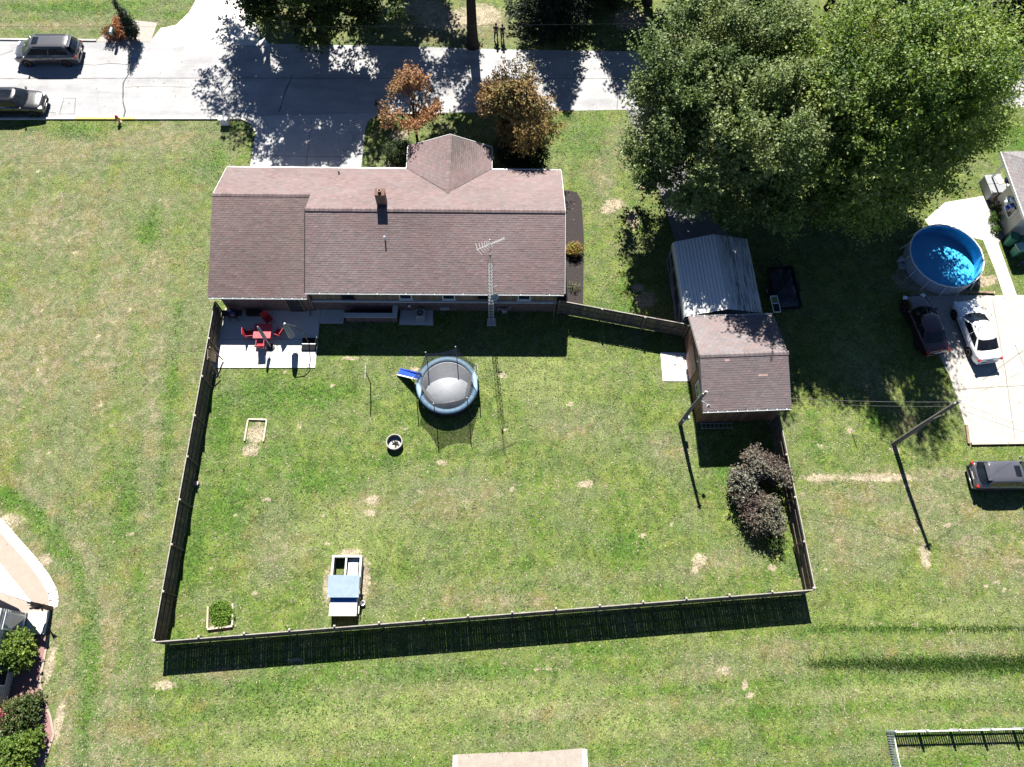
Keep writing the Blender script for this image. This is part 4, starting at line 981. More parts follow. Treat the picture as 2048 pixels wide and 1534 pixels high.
tree('shade_tree', 'far tree behind the right maple at the top edge', 'shade trees across the road', (31.0, 60.0), 11, .3, lobes_for(4.5, 4.5, 3.0, 12.5, 10, 17), 108, 2300, 12, .85, .27, OAK, gap=-.2, nlimb=18, up=.2)
tree('shade_tree', 'tree at the top edge between the trunk and the evergreen', 'shade trees across the road', (-7.8, 58.5), 10, .3, lobes_for(4.6, 4.4, 3.4, 12.5, 10, 18), 109, 2400, 12, .85, .27, OAK, gap=-.2, nlimb=18, up=.2)

tree('shade_tree', 'leafy tree at the top edge just behind the two maples', 'shade trees across the road', (27.6, 54.6), 10, .3, lobes_for(5.0, 4.2, 2.6, 12.0, 10, 19), 110, 2600, 12, .8, .25, OAK, gap=-.4, nlimb=18, up=.2)

def spruce(label, loc, h, rb, seed, pal, nb=26):
    t = thing('spruce_tree', label, 'tree', (loc[0], loc[1], 0), 0, 'evergreens across the road')
    r = np.random.default_rng(seed); mb = MB(); mb.tube([(0, 0, 0), (0, 0, h * .5), (0, 0, h)], [.26, .15, .02], 8)
    V = []; A = []; Nn = []; Sz = []
    for i in range(nb):
        f = (i + .5) / nb; z = .5 + f * (h - .7); R_ = rb * (1 - f) ** .85 + .15
        nk = int(7 + 9 * (1 - f))
        for k in range(nk):
            a = 2 * math.pi * (k + r.random()) / nk; l = R_ * r.uniform(.72, 1.12)
            tip = np.array([math.cos(a) * l, math.sin(a) * l, z - .22 * l + r.uniform(-.1, .1)]); base = np.array([0, 0, z])
            if i % 2 == 0: mb.tube([tuple(base), tuple((base + tip) / 2 + [0, 0, .06]), tuple(tip)], [.03, .02, .006], 4)
            m = int(10 + 16 * l); s = r.random(m) ** .7
            p = base + (tip - base) * s[:, None]; p[:, 2] += .08 * np.sin(s * 3.14)
            sd = np.array([-math.sin(a), math.cos(a), 0]); w = r.normal(size=m) * .16 * (1.2 - s) * l * .5
            V.append(p + sd * w[:, None] * .5); ax = (tip - base) / l * .7 + sd[None] * np.sign(w)[:, None] * .7 + r.normal(size=(m, 3)) * .25
            ax[:, 2] -= .25; A.append(ax); Nn.append(np.tile([0, 0, 1.0], (m, 1)) + r.normal(size=(m, 3)) * .3); Sz.append(r.uniform(.22, .42, m))
    V = np.vstack(V); A = np.vstack(A); Nn = np.vstack(Nn); Sz = np.hstack(Sz)
    Q, F = leaf_quads(V, A, Nn, Sz, .35); pal = np.array(pal); c = pal[r.integers(0, len(pal), len(V))] * r.uniform(.7, 1.3, (len(V), 1))
    me = np_mesh('crown', Q, F, c); me.materials.append(NEEDLE); o = bpy.data.objects.new('crown', me); COL.objects.link(o); o.parent = t
    mb.build('trunk', M_BARK, t, smooth=True)
    return t
SPR = [(.014, .026, .014), (.020, .036, .018), (.028, .045, .022)]
spruce('dark evergreen at the top edge right of the two people', (4.0, 53.4), 11.5, 3.9, 201, SPR, 30)
spruce('second dark evergreen at the top edge behind the first', (8.2, 57.2), 12.0, 3.6, 202, SPR, 28)
spruce('bluish evergreen at the top edge behind the maples', (22.0, 55.5), 9.5, 2.6, 203, [(.03, .055, .045), (.05, .075, .065), (.07, .095, .085)], 24)
spruce('dark evergreen at the top edge behind the left maple', (16.6, 58.0), 11.0, 3.2, 204, SPR, 24)
spruce('dark evergreen near the top right corner by the road', (44.0, 53.5), 9.0, 2.8, 205, SPR, 22)

# ornamental trees and shrubs in the front garden
AUT = [(.12, .11, .05), (.22, .14, .065), (.32, .18, .085), (.38, .20, .10), (.28, .16, .095)]
tree('ornamental_tree', 'small orange-leaved tree in front of the porch gable', 'front garden trees', (-6.45, 39.8), 5.6, .10, [(0, 0, 4.7, 2.2, 2.1, 1.2), (.9, .3, 4.5, 1.2, 1.1, .9), (-.9, .2, 4.6, 1.2, 1.2, .9), (0, -.8, 4.3, 1.1, .9, .7), (.2, .8, 5.1, 1.2, 1.0, .8)], 111, 1150, 10, .5, .15, AUT, mat=LEAF_DRY, gap=-.2, up=.15, nlimb=14, lump=.3)
tree('ornamental_tree', 'taller bronze and olive tree right of the porch gable', 'front garden trees', (1.0, 39.5), 6.6, .14, [(0, 0, 5.0, 2.35, 2.2, 2.5), (.9, .4, 4.4, 1.5, 1.4, 1.6), (-1.0, -.2, 4.6, 1.4, 1.4, 1.6), (.1, .2, 6.4, 1.5, 1.4, 1.2), (.2, -.7, 3.4, 1.5, 1.3, 1.1)], 112, 3000, 10, .5, .16, [(.06, .07, .025), (.10, .10, .035), (.22, .175, .065), (.33, .225, .085), (.21, .125, .07)], mat=LEAF_DRY, gap=-.15, up=.25, nlimb=16, lump=.36)

def bush(name, label, loc, lobes, seed, n, per, twig, leaf, pal, mat=None, cat='shrub', group=None, **kw):
    t = thing(name, label, cat, (loc[0], loc[1], 0), 0, group)
    c, P = crown('foliage', t, mat or LEAF, lobes, n, per, twig, leaf, pal, seed, zmin=.05, **kw)
    mb = MB(); r = np.random.default_rng(seed); 
    for q in P[r.choice(len(P), 9)]:
        mb.tube([(q[0] * .15, q[1] * .15, 0), (q[0] * .5, q[1] * .5, q[2] * .55), tuple(q)], [.03, .02, .006], 5)
    mb.build('stems', M_BARK, t)
    return t
DKG = [(.014, .028, .010), (.024, .042, .014), (.036, .058, .02)]
bush('evergreen_shrub', 'dark rounded shrub at the left corner of the porch gable', (-7.75, 38.26), [(0, 0, .9, 1.1, 1.0, .9), (.5, .3, .7, .8, .8, .7)], 121, 900, 9, .3, .11, DKG, up=.4, gap=-1)
bush('evergreen_shrub', 'large near-black shrub at the right corner of the porch gable', (1.45, 38.36), [(0, 0, 1.3, 1.7, 1.5, 1.3), (-.9, .2, 1.0, 1.2, 1.2, 1.0), (.9, 0, 1.0, 1.0, 1.1, 1.0)], 122, 2000, 9, .3, .12, DKG, up=.4, gap=-1.2)
PURP = [(.06, .05, .045), (.105, .072, .065), (.14, .11, .085), (.19, .20, .14), (.27, .28, .23)]
bush('purple_shrub', 'large purple-grey shrub by the right fence below the shed', (16.21, 13.21), [(-.1, .1, 1.5, 1.2, 1.3, 1.3), (-1.2, -.1, 1.1, .8, .8, .9), (.75, .4, 1.3, .8, .9, 1.1), (-.1, 1.0, 1.5, .9, .7, .8), (-.9, -1.0, .9, .7, .6, .7)], 123, 2500, 10, .38, .12, PURP, mat=LEAF_DRY, up=.5, gap=-.9, inner=.1, lump=.35, clump=(60, .45))
bush('purple_shrub', 'smaller purple-brown shrub just below the larger one by fence', (16.30, 11.10), [(-.1, 0, 1.1, 1.0, .9, .9), (.4, -.6, .8, .7, .7, .7), (-.7, .1, .9, .6, .6, .6), (-.4, -.9, .6, .5, .5, .5)], 124, 1400, 10, .34, .11, PURP[:4], mat=LEAF_DRY, up=.5, gap=-.9, inner=.1, lump=.35, clump=(40, .4))
bush('sapling', 'small green sapling on the lawn below the purple shrubs', (16.99, 9.34), [(0, 0, .5, .5, .5, .4)], 125, 110, 7, .3, .10, [(.05, .09, .02), (.10, .15, .04)], up=.5, gap=-1, cat='plant')
bp = thing('brush_pile', 'grey branches stacked beside the right fence', 'branches', (*(17.60, 10.41), 0))
r = random.Random(4)
for k in range(9):
    a = r.uniform(-.5, .9); l = r.uniform(.5, 1.1)
    MB().tube([(-l * math.cos(a) / 2, -l * math.sin(a) / 2 + r.uniform(-.2, .2), .06 + .03 * k), (0, 0, .12 + .03 * k), (l * math.cos(a) / 2, l * math.sin(a) / 2, .05 + .05 * k)], [.025, .02, .01], 5).build('branch', M_PALEB, bp)
bush('barberry_bush', 'red and yellow bush in the dark mulch bed', (5.20, 30.22), [(0, 0, .35, .52, .48, .33)], 126, 240, 8, .25, .10, [(.22, .05, .03), (.28, .20, .05), (.20, .24, .05), (.30, .10, .04)], mat=LEAF_DRY, up=.7, gap=-2)
bush('garden_plant', 'small pale sprig near the lower end of the dark mulch bed', (5.11, 27.30), [(0, 0, .22, .3, .28, .2)], 127, 60, 6, .2, .08, [(.10, .13, .06), (.2, .2, .12)], up=.7, gap=-2, cat='plant')
# corner garden, bottom left
LIME = [(.04, .09, .015), (.09, .16, .025), (.16, .22, .04), (.22, .25, .06)]
bush('garden_bush', 'bright green bush beside the door step at the left edge', (-27.62, 3.15), [(0, 0, .95, .95, .9, .85), (-.5, -.3, .8, .7, .7, .7), (.4, -.6, .6, .6, .6, .5)], 131, 900, 9, .32, .16, LIME, up=.5, gap=-1)
bush('garden_bush', 'dark green rose bush in the red chip bed at left', (-26.74, -0.31), [(0, 0, .7, .95, .9, .6), (.4, .5, .6, .6, .6, .5)], 132, 620, 9, .3, .13, [(.03, .06, .015), (.06, .10, .025), (.12, .13, .05), (.2, .12, .07)], up=.5, gap=-.8)
bush('garden_bush', 'yellow-green bush in the bottom left corner', (-26.58, -2.35), [(0, 0, .75, 1.3, 1.0, .7), (.6, .5, .6, .8, .7, .55)], 133, 1000, 9, .32, .14, LIME, up=.5, gap=-1)
bush('rose_plant', 'pink and crimson flowers beside the house wall at left', (-27.77, -0.44), [(0, 0, .7, .5, .5, .45)], 134, 110, 6, .25, .12, [(.5, .05, .16), (.45, .12, .14), (.10, .12, .03)], mat=LEAF_DRY, up=.5, gap=-2, cat='flowers')
# stone bed across the road
bush('barberry_bush', 'rust-orange bush beside the teal mailbox', (-30.75, 50.55), [(0, 0, .55, .62, .6, .5)], 135, 330, 8, .25, .10, [(.16, .06, .03), (.30, .11, .05), (.24, .14, .06)], mat=LEAF_DRY, up=.5, gap=-2, group='bushes in the stone bed')
bush('barberry_bush', 'darker rust bush left of the teal mailbox post', (-31.68, 50.32), [(0, 0, .5, .5, .5, .45)], 136, 260, 8, .25, .10, [(.10, .05, .02), (.20, .09, .04)], mat=LEAF_DRY, up=.5, gap=-2, group='bushes in the stone bed')
bush('barberry_bush', 'orange-topped bush behind the teal mailbox', (-31.14, 51.31), [(0, 0, .5, .55, .45, .42)], 137, 260, 8, .25, .10, [(.30, .12, .06), (.36, .17, .08)], mat=LEAF_DRY, up=.5, gap=-2, group='bushes in the stone bed')
jt = thing('juniper_tree', 'slender dark juniper leaning in the stone bed by the road', 'tree', (*(-29.82, 50.13), 0))
cj, Pj = crown('crown', jt, NEEDLE, [(0, 0, .9, .5, .5, .9), (-.05, .05, 2.0, .36, .36, .9), (-.12, .1, 3.0, .22, .22, .7), (-.18, .14, 3.7, .12, .12, .4)], 900, 8, .28, .10, SPR, 138, up=1.0, out=.2, gap=-3)
MB().tube([(0, 0, 0), (-.05, .05, 2.0), (-.18, .14, 3.9)], [.07, .05, .01], 6).build('trunk', M_BARK, jt)
# little plants by the east neighbour's wall
for i, (px, lb, s) in enumerate((((36.54, 33.32), 'green plant in the stone strip nearest the neighbour window', .38), ((36.49, 32.35), 'smaller green plant in the stone strip near the bins', .28), ((36.99, 34.25), 'dark leafy shrub against the beige wall corner', .5))):
    bush('garden_plant', lb, px, [(0, 0, s * .7, s, s, s * .7)], 140 + i, int(300 * s), 7, .2, .09, DKG if i == 2 else [(.05, .10, .02), (.10, .16, .04)], up=.6, gap=-2, cat='plant')

# blades of grass standing up out of the turf (uncountable): near field only, where they catch the light
def inside(P, poly):
    n = len(poly); c = np.zeros(len(P), bool); x, y = P[:, 0], P[:, 1]
    for i in range(n):
        x1, y1 = poly[i]; x2, y2 = poly[(i + 1) % n]
        k = ((y1 > y) != (y2 > y)) & (x < (x2 - x1) * (y - y1) / (y2 - y1 + 1e-12) + x1); c ^= k
    return c
def grass():
    N = 430000; P = np.stack([rng.uniform(-44, 46, N), rng.uniform(-4.5, 57, N)], 1)
    bad = np.zeros(N, bool)
    for o in list(bpy.data.objects):
        if o.type == 'MESH' and o.get('kind') == 'structure' and o.name != 'lawn' and o.parent is None:
            vs = [v.co for v in o.data.vertices]; n = len(vs) // 2
            if o.name.startswith(('bed_edging',)): continue
            bad |= inside(P, [(v.x + o.location.x, v.y + o.location.y) for v in vs[n:]])
    for q in ([(-18.9, 25.3), (3.8, 25.3), (3.8, 36.5), (-18.9, 36.5)], [(12.6, 17.4), (17.8, 17.4), (17.8, 23.4), (12.6, 23.4)]): bad |= inside(P, q)
    P = P[~bad]; C = cover(P); keep = rng.random(len(P)) > C[:, 2] * .9; P = P[keep]; C = C[keep]; n = len(P)
    V = []; F = []
    K = 1
    for k in range(K):
        a = rng.uniform(0, 6.28, n); l = rng.uniform(.06, .17, n) * (1 + .3 * C[:, 1]); w = rng.uniform(.012, .032, n)
        off = rng.normal(size=(n, 2)) * .03
        b = np.stack([P[:, 0] + off[:, 0], P[:, 1] + off[:, 1], np.zeros(n)], 1)
        s = np.stack([np.cos(a) * w, np.sin(a) * w, np.zeros(n)], 1)
        tip = b + np.stack([-np.sin(a) * l * .9 + rng.normal(size=n) * .02, np.cos(a) * l * .9, l * .30], 1)
        V.append(np.stack([b - s, b + s, tip], 1))
    V = np.concatenate(V).reshape(-1, 3); F = np.arange(len(V)).reshape(-1, 3)
    u = rng.random(n) + .32 * C[:, 0] - .28 * C[:, 1] + .16 * lump3(np.c_[P, np.zeros(n)], 77, 10, .8, 3.5)
    col = np.where((u > .62)[:, None], np.array([.235, .208, .140]), np.where((u > .25)[:, None], np.array([.098, .145, .032]), np.array([.026, .046, .012])))
    col = np.where((C[:, 1:2] > .4) & (u > .25)[:, None] & (u <= .62)[:, None], np.array([.060, .130, .018]), col) * rng.uniform(.7, 1.35, (n, 1))
    me = np_mesh('grass', V, F, col, 3)
    me.materials.append(vm('grass_blade', .8, .1, 0, 60, .1)); o = bpy.data.objects.new('grass', me); COL.objects.link(o)
    tag(o, 'short dry-flecked grass growing over the lawns', 'grass', kind='stuff')
grass()

def scatter_flat(name, label, cat, spots, size, pal, z=.03):
    P = np.concatenate([np.stack([rng.normal(c[0], sx, n), rng.normal(c[1], sy, n)], 1) for c, sx, sy, n in spots]); n = len(P)
    pos = np.c_[P, np.full(n, z) + rng.uniform(0, .03, n)]; ax = np.c_[rng.normal(size=(n, 2)), rng.normal(size=n) * .25]
    V, F = leaf_quads(pos, ax, np.tile([0, 0, 1.0], (n, 1)) + rng.normal(size=(n, 3)) * .25, size * rng.uniform(.6, 1.4, n))
    pal = np.array(pal); me = np_mesh(name, V, F, pal[rng.integers(0, len(pal), n)] * rng.uniform(.7, 1.3, (n, 1))); me.materials.append(LEAF_DRY)
    o = bpy.data.objects.new(name, me); COL.objects.link(o); return tag(o, label, cat, kind='stuff')
scatter_flat('fallen_leaves', 'brown and straw leaves fallen under the trees and on the lawns', 'leaves', [((-5, 41), 3.5, 1.2, 700), ((10, 33), 2.2, 4.5, 1100), ((22, 29), 6, 4, 1800), ((-12, 40), 5, 3, 350), ((0, 14), 11, 6, 160), ((24, 12), 5, 4, 120), ((-27, 25), 6, 10, 120), ((5, 51.5), 9, 1.5, 900), ((-30, 46), 6, 2.5, 60)], .09, [(.20, .12, .06), (.28, .21, .11), (.14, .09, .05), (.30, .26, .16)])
YB = ((25.01, 2.27)[1], (25.43, 4.29)[1])
def tall_grass():
    n = 14000; x = 18.0 + 20 * rng.random(n) ** .7; k2 = rng.random(n) < .12
    y = np.where(k2, YB[1] + rng.normal(size=n) * .10, YB[0] + .04 * np.sin(x * .7) + rng.normal(size=n) * (.14 + .16 * np.clip((x - 18) / 14, 0, 1)))
    a = rng.uniform(0, 6.28, n); l = rng.uniform(.06, .17, n); w = rng.uniform(.012, .026, n)
    b = np.stack([x, y, np.zeros(n)], 1); s = np.stack([np.cos(a) * w, np.sin(a) * w, np.zeros(n)], 1); tip = b + np.stack([rng.normal(size=n) * .08, rng.normal(size=n) * .08 - .03, l], 1)
    V = np.stack([b - s, b + s, tip], 1).reshape(-1, 3); me = np_mesh('tall_grass', V, np.arange(len(V)).reshape(-1, 3), np.array([[.030, .066, .012]]) * rng.uniform(.6, 1.5, (n, 1)), 3)
    me.materials.append(MATS['grass_blade']); o = bpy.data.objects.new('tall_grass', me); COL.objects.link(o); tag(o, 'dark unmown strips of longer grass right of the bottom fence corner', 'grass', kind='stuff')
tall_grass()

# ------------------------------------------------------------------ vehicles
M_TYRE = pm('tyre_rubber', (0.018, 0.018, 0.018), (0.010, 0.010, 0.010), 6.0, 0.85, 0.2)
M_RIM = pm('alloy_rim', (0.55, 0.55, 0.56), (0.35, 0.35, 0.36), 6.0, 0.3, 0.5, metal=0.8)
M_CGLASS = glass_mat('car_glass', (0.008, 0.010, 0.012))
M_HEAD = pm('headlamp', (0.75, 0.77, 0.80), (0.55, 0.57, 0.6), 9.0, 0.1, 0.6)
M_TAIL = pm('tail_lamp', (0.42, 0.02, 0.02), (0.25, 0.012, 0.012), 9.0, 0.15, 0.6)
def paint(name, c, metal=0.0): return pm(name, c, tuple(x * .9 for x in c), 1.5, 0.28, 0.5, metal=metal, coat=1.0, fine=.2)

SHAPE = {   # stations (x fraction, top z, half-width fraction), greenhouse x fractions, belt z
    'sedan': dict(st=[(.500, .50, .66), (.490, .62, .80), (.455, .70, .92), (.38, .78, .98), (.25, .90, 1.0), (.0, .94, 1.0), (-.2, .97, 1.0), (-.33, 1.0, .99), (-.43, 1.0, .95), (-.485, .95, .86), (-.5, .62, .78)], gh=(.235, .06, -.20, -.375), belt=.92),
    'suv': dict(st=[(.500, .60, .68), (.490, .78, .82), (.45, .90, .94), (.37, .98, .99), (.24, 1.06, 1.0), (0, 1.08, 1.0), (-.25, 1.10, 1.0), (-.42, 1.10, .98), (-.485, 1.02, .90), (-.5, .66, .82)], gh=(.245, .09, -.36, -.470), belt=1.05),
    'van': dict(st=[(.500, .58, .70), (.488, .78, .84), (.44, .90, .95), (.38, .98, .99), (.30, 1.05, 1.0), (0, 1.06, 1.0), (-.3, 1.08, 1.0), (-.45, 1.08, .98), (-.492, 1.0, .93), (-.5, .60, .86)], gh=(.335, .165, -.40, -.485), belt=1.03)}
def car(label, loc, rz, kind, L, Wd, H, pmat, sunroof=None, rails=False, spoiler=False, dark_rear=False, group=None, dirtless=True):
    t = thing('parked_car', label, 'car', (loc[0], loc[1], 0.0), rz, group); sh = SHAPE[kind]; W2 = Wd / 2
    # lower body
    secs = []; V = []; F = []
    dense = []
    st = sh['st']
    for (a, b) in zip(st[:-1], st[1:]):
        for k in range(3): f = k / 3; dense.append(tuple(a[i] + (b[i] - a[i]) * f for i in range(3)))
    dense.append(st[-1])
    for xf, zt, wf in dense:
        x = xf * L; hw = W2 * wf; zb = .24 if abs(xf) < .46 else .30
        half = [(hw * .90, zb), (hw * .985, zb + .14), (hw, zt * .55 + .05), (hw * .985, zt - .15), (hw * .93, zt - .045), (hw * .80, zt - .005), (hw * .45, zt + .018), (0, zt + .024)]
        ring = half + [(-y, z) for y, z in half[-2::-1]]
        secs.append([(x, y, z) for y, z in ring])
    n = len(secs[0]); mb = MB()
    vs = [p for s_ in secs for p in s_]
    fs = [(i * n + j, i * n + j + 1, (i + 1) * n + j + 1, (i + 1) * n + j) for i in range(len(secs) - 1) for j in range(n - 1)]
    fs += [tuple(range(n)), tuple((len(secs) - 1) * n + j for j in range(n))[::-1]]
    fs += [((i + 1) * n, i * n, i * n + n - 1, (i + 1) * n + n - 1) for i in range(len(secs) - 1)]
    body = mb.add(vs, fs).build('body', pmat, t, smooth=True)
    # cabin shell
    wb, wt, rt, rb = [q * L for q in sh['gh']]; zb = sh['belt']; wB, wT = W2 * .93, W2 * .73; cb = .10
    def ring(xf, xr, w, z, bulge):
        return [(xf + bulge, 0, z), (xf + bulge * .6, w * .55, z), (xf - .10, w, z), ((xf * .5 + xr * .5), w * 1.015, z), (xr + .10, w, z), (xr - bulge * .4, w * .55, z), (xr - bulge * .6, 0, z),
                (xr - bulge * .4, -w * .55, z), (xr + .10, -w, z), ((xf * .5 + xr * .5), -w * 1.015, z), (xf - .10, -w, z), (xf + bulge * .6, -w * .55, z)]
    R0 = ring(wb, rb, wB, zb, .16); R1 = ring(wt + .02, rt - .02, wT * 1.0, H - .06, .09); R2 = ring(wt - .10, rt + .10, wT * .88, H - .015, .05); R3 = ring(wt - .45, rt + .45, wT * .45, H, .02)
    m = 12; cs = MB(); cs.add(R0 + R1 + R2 + R3, [(i * m + j, i * m + (j + 1) % m, (i + 1) * m + (j + 1) % m, (i + 1) * m + j) for i in range(3) for j in range(m)] + [tuple(3 * m + j for j in range(m))])
    cs.build('cabin', pmat, t, smooth=True)
    def pane(name, ids, t0, t1, e0=0.0, e1=0.0, off=.012):
        P0 = [Vector(R0[i]) for i in ids]; P1 = [Vector(R1[i]) for i in ids]
        if e0: P0[0] = P0[0].lerp(P0[1], e0); P1[0] = P1[0].lerp(P1[1], e0)
        if e1: P0[-1] = P0[-1].lerp(P0[-2], e1); P1[-1] = P1[-1].lerp(P1[-2], e1)
        nn = (P0[-1] - P0[0]).cross(P1[0] - P0[0]).normalized(); c = sum(P0, Vector()) / len(P0); cen = Vector(((wb + rb) / 2, 0, zb))
        if nn.dot(c - cen) < 0: nn = -nn
        a = [p.lerp(q, t0) + nn * off for p, q in zip(P0, P1)]; b = [p.lerp(q, t1) + nn * off for p, q in zip(P0, P1)]
        k = len(ids); g = MB().add([tuple(p) for p in a + b], [(i, i + 1, k + i + 1, k + i) for i in range(k - 1)])
        g.add([tuple(p - nn * .02) for p in a + b], [(k + i, k + i + 1, i + 1, i) for i in range(k - 1)])
        return g.build(name, M_CGLASS, t, smooth=False)
    pane('windshield', [10, 11, 0, 1, 2], .06, .97, .12, .12); pane('rear_window', [4, 5, 6, 7, 8], .16 if kind != 'sedan' else .05, .95, .12, .12)
    for s_, ids in ((1, ([2, 3], [3, 4])), (-1, ([10, 9], [9, 8]))):
        pane('side_window', ids[0], .16, .93, .10, .03); pane('side_window', ids[1], .16, .93, .03, .16)
    if sunroof:
        x0, x1 = sunroof; MB().box(((x0 + x1) / 2 * L, 0, H + .004), ((x1 - x0) * L, wT * 1.05, .012)).build('sunroof', M_CGLASS, t)
    if rails:
        for s_ in (-1, 1): MB().tube([(wt - .25, s_ * wT * .86, H - .03), (wt - .35, s_ * wT * .86, H + .035), (rt + .35, s_ * wT * .86, H + .035), (rt + .25, s_ * wT * .86, H - .03)], .022, 6).build('roof_rail', M_BLACKP, t)
    if spoiler: MB().box((rt - .08, 0, H - .035), (.26, wT * 1.7, .03)).build('spoiler', pmat, t, bevel=.012)
    # wheels, arches, lamps, mirrors
    rw = .33 if kind == 'sedan' else .36
    for fx in (.315, -.295):
        for s_ in (-1, 1):
            arch = MB().tube([(0, s_ * (W2 - .10), 0), (0, s_ * (W2 + .004), 0)], rw + .06, 20); arch.build('wheel_arch', M_BLACKP, t, (fx * L, 0, rw))
            wl_ = MB().tube([(0, -.11, 0), (0, .11, 0)], rw, 20); wo = wl_.build('wheel', M_TYRE, t, (fx * L, s_ * (W2 - .095), rw), smooth=False)
            MB().tube([(0, s_ * .09, 0), (0, s_ * .118, 0)], rw * .66, 14).build('rim', M_RIM, wo)
            sp_ = MB()
            for k in range(5): sp_.box((0, s_ * .121, 0), (rw * .28, .012, rw * 1.2), 0, k * math.pi / 5)
            sp_.build('spoke', M_BLACKP, wo)
    zl = st[1][1]
    for s_ in (-1, 1):
        MB().box((L * .462, s_ * W2 * .70, zl + .02), (.30, .34, .13), -s_ * .45, .25).build('headlight', M_HEAD, t, bevel=.03)
        MB().box((-L * .477, s_ * W2 * .76, st[-2][1] - .10), (.16, .34, .17), s_ * .35).build('tail_light', M_TAIL, t, bevel=.03)
        MB().box((wb - .22, s_ * (W2 + .09), zb + .06), (.14, .20, .14), 0).build('mirror', pmat, t, bevel=.03)
        MB().box((L * .02, s_ * (W2 + .004), .40), (L * .42, .02, .07)).build('sill_trim', M_BLACKP, t)
        for fx in (.06, -.14): MB().box((fx * L, s_ * (W2 + .012), zb - .17), (.18, .025, .03)).build('door_handle', pmat, t)
        for fx in (.10, -.09): MB().box((fx * L + .17, s_ * (W2 * 1.0 + .001), .62), (.012, .012, .55)).build('door_seam', M_BLACKP, t)
    MB().box((L * .493, 0, .46), (.06, Wd * .52, .20)).build('grille', M_BLACKP, t, bevel=.02)
    MB().box((-L * .495, 0, .50), (.05, Wd * .72, .10)).build('rear_bumper', M_BLACKP if kind != 'sedan' else pmat, t, bevel=.02)
    pl = MB().box((-L * .503, 0, .78), (.02, .5, .12)).build('number_plate', M_WHITE, t)
    MB().box((L * .36, 0, st[3][1] + .0295), (.012, Wd * .72, .012)).build('bonnet_seam', M_BLACKP, t)
    return t
car('silver-roofed grey minivan parked on the road near the stone bed', (-36.15, 48.15), math.pi + .02, 'van', 5.05, 1.98, 1.74, paint('grey_metallic', (.085, .085, .09), .3), sunroof=(.05, .14), rails=True, spoiler=True)
car('black car with sunroof cut off by the left edge', (-37.6, 42.95), .015, 'suv', 4.75, 1.88, 1.60, paint('black_gloss', (.012, .012, .013)), sunroof=(-.14, .06))
car('white sedan on the gravel lot beside the darker sedan', (32.72, 23.85), R(97.5) , 'sedan', 4.75, 1.84, 1.44, paint('white_gloss', (.78, .79, .80)))
car('dark red sedan parked in tree shade left of the white sedan', (29.25, 24.35), R(99), 'sedan', 4.6, 1.82, 1.44, paint('maroon_gloss', (.045, .010, .014), .2))
car('dark grey car with sunroof on the grass at the right edge', (32.25, 13.55), .02, 'suv', 4.55, 1.84, 1.62, paint('graphite_gloss', (.09, .092, .11), .3), sunroof=(-.01, .07), spoiler=True)

tr = thing('utility_trailer', 'dark loaded trailer in the shade beside the carport', 'trailer', (19.85, 27.1, 0), .07)
MB().box((0, 0, .45), (1.7, 3.2, .10)).build('deck', M_DARKM, tr)
for sx in (-1, 1):
    MB().box((sx * .86, 0, .70), (.05, 3.2, .42)).build('side_panel', M_DARKM, tr)
    wo = MB().tube([(sx * .92, 0, .30), (sx * 1.08, 0, .30)], .30, 16).build('wheel', M_TYRE, tr); MB().tube([(sx * 1.05, 0, .30), (sx * 1.09, 0, .30)], .17, 12).build('rim', M_GALV, wo)
    MB().box((sx * 1.0, 0, .66), (.26, .8, .04)).build('fender', M_BLACKP, tr)
MB().box((0, 1.6, .70), (1.7, .05, .42)).build('front_panel', M_DARKM, tr); MB().tube([(-.5, 1.6, .45), (0, 2.6, .45), (.5, 1.6, .45)], .04, 6).build('drawbar', M_DARKM, tr)
r = random.Random(3); cvr = MB(); nx_, ny_ = 8, 14; hh = [[.86 + r.uniform(-.10, .12) for j in range(ny_ + 1)] for i in range(nx_ + 1)]
cvr.add([(-.82 + i * 1.64 / nx_, -1.55 + j * 3.1 / ny_, hh[i][j] if 0 < i < nx_ and 0 < j < ny_ else .72) for i in range(nx_ + 1) for j in range(ny_ + 1)], [(i * (ny_ + 1) + j, (i + 1) * (ny_ + 1) + j, (i + 1) * (ny_ + 1) + j + 1, i * (ny_ + 1) + j + 1) for i in range(nx_) for j in range(ny_)])
cvr.build('tarpaulin', pm('dark_tarp', (.030, .032, .042), (.012, .012, .016), 3.0, .45, .5), tr, smooth=True)
fr = thing('window_frame', 'white framed panel lying on the dark trailer', 'panel', (*(18.91, 25.59), 1.0), .08)
for dx, dy, sx, sy in ((0, .62, .5, .05), (0, -.62, .5, .05), (-.24, 0, .05, 1.24), (.24, 0, .05, 1.24), (0, .05, .46, .05)): MB().box((dx, dy, .04), (sx, sy, .06)).build('frame_bar', M_WHITE, fr)
MB().box((0, -.28, .02), (.44, .62, .02)).build('pane', M_GLASS, fr); MB().box((0, .33, .02), (.44, .52, .02)).build('pane', pm('leafy_print', (.30, .32, .10), (.05, .06, .04), 9.0, .6, fine=.8), fr)

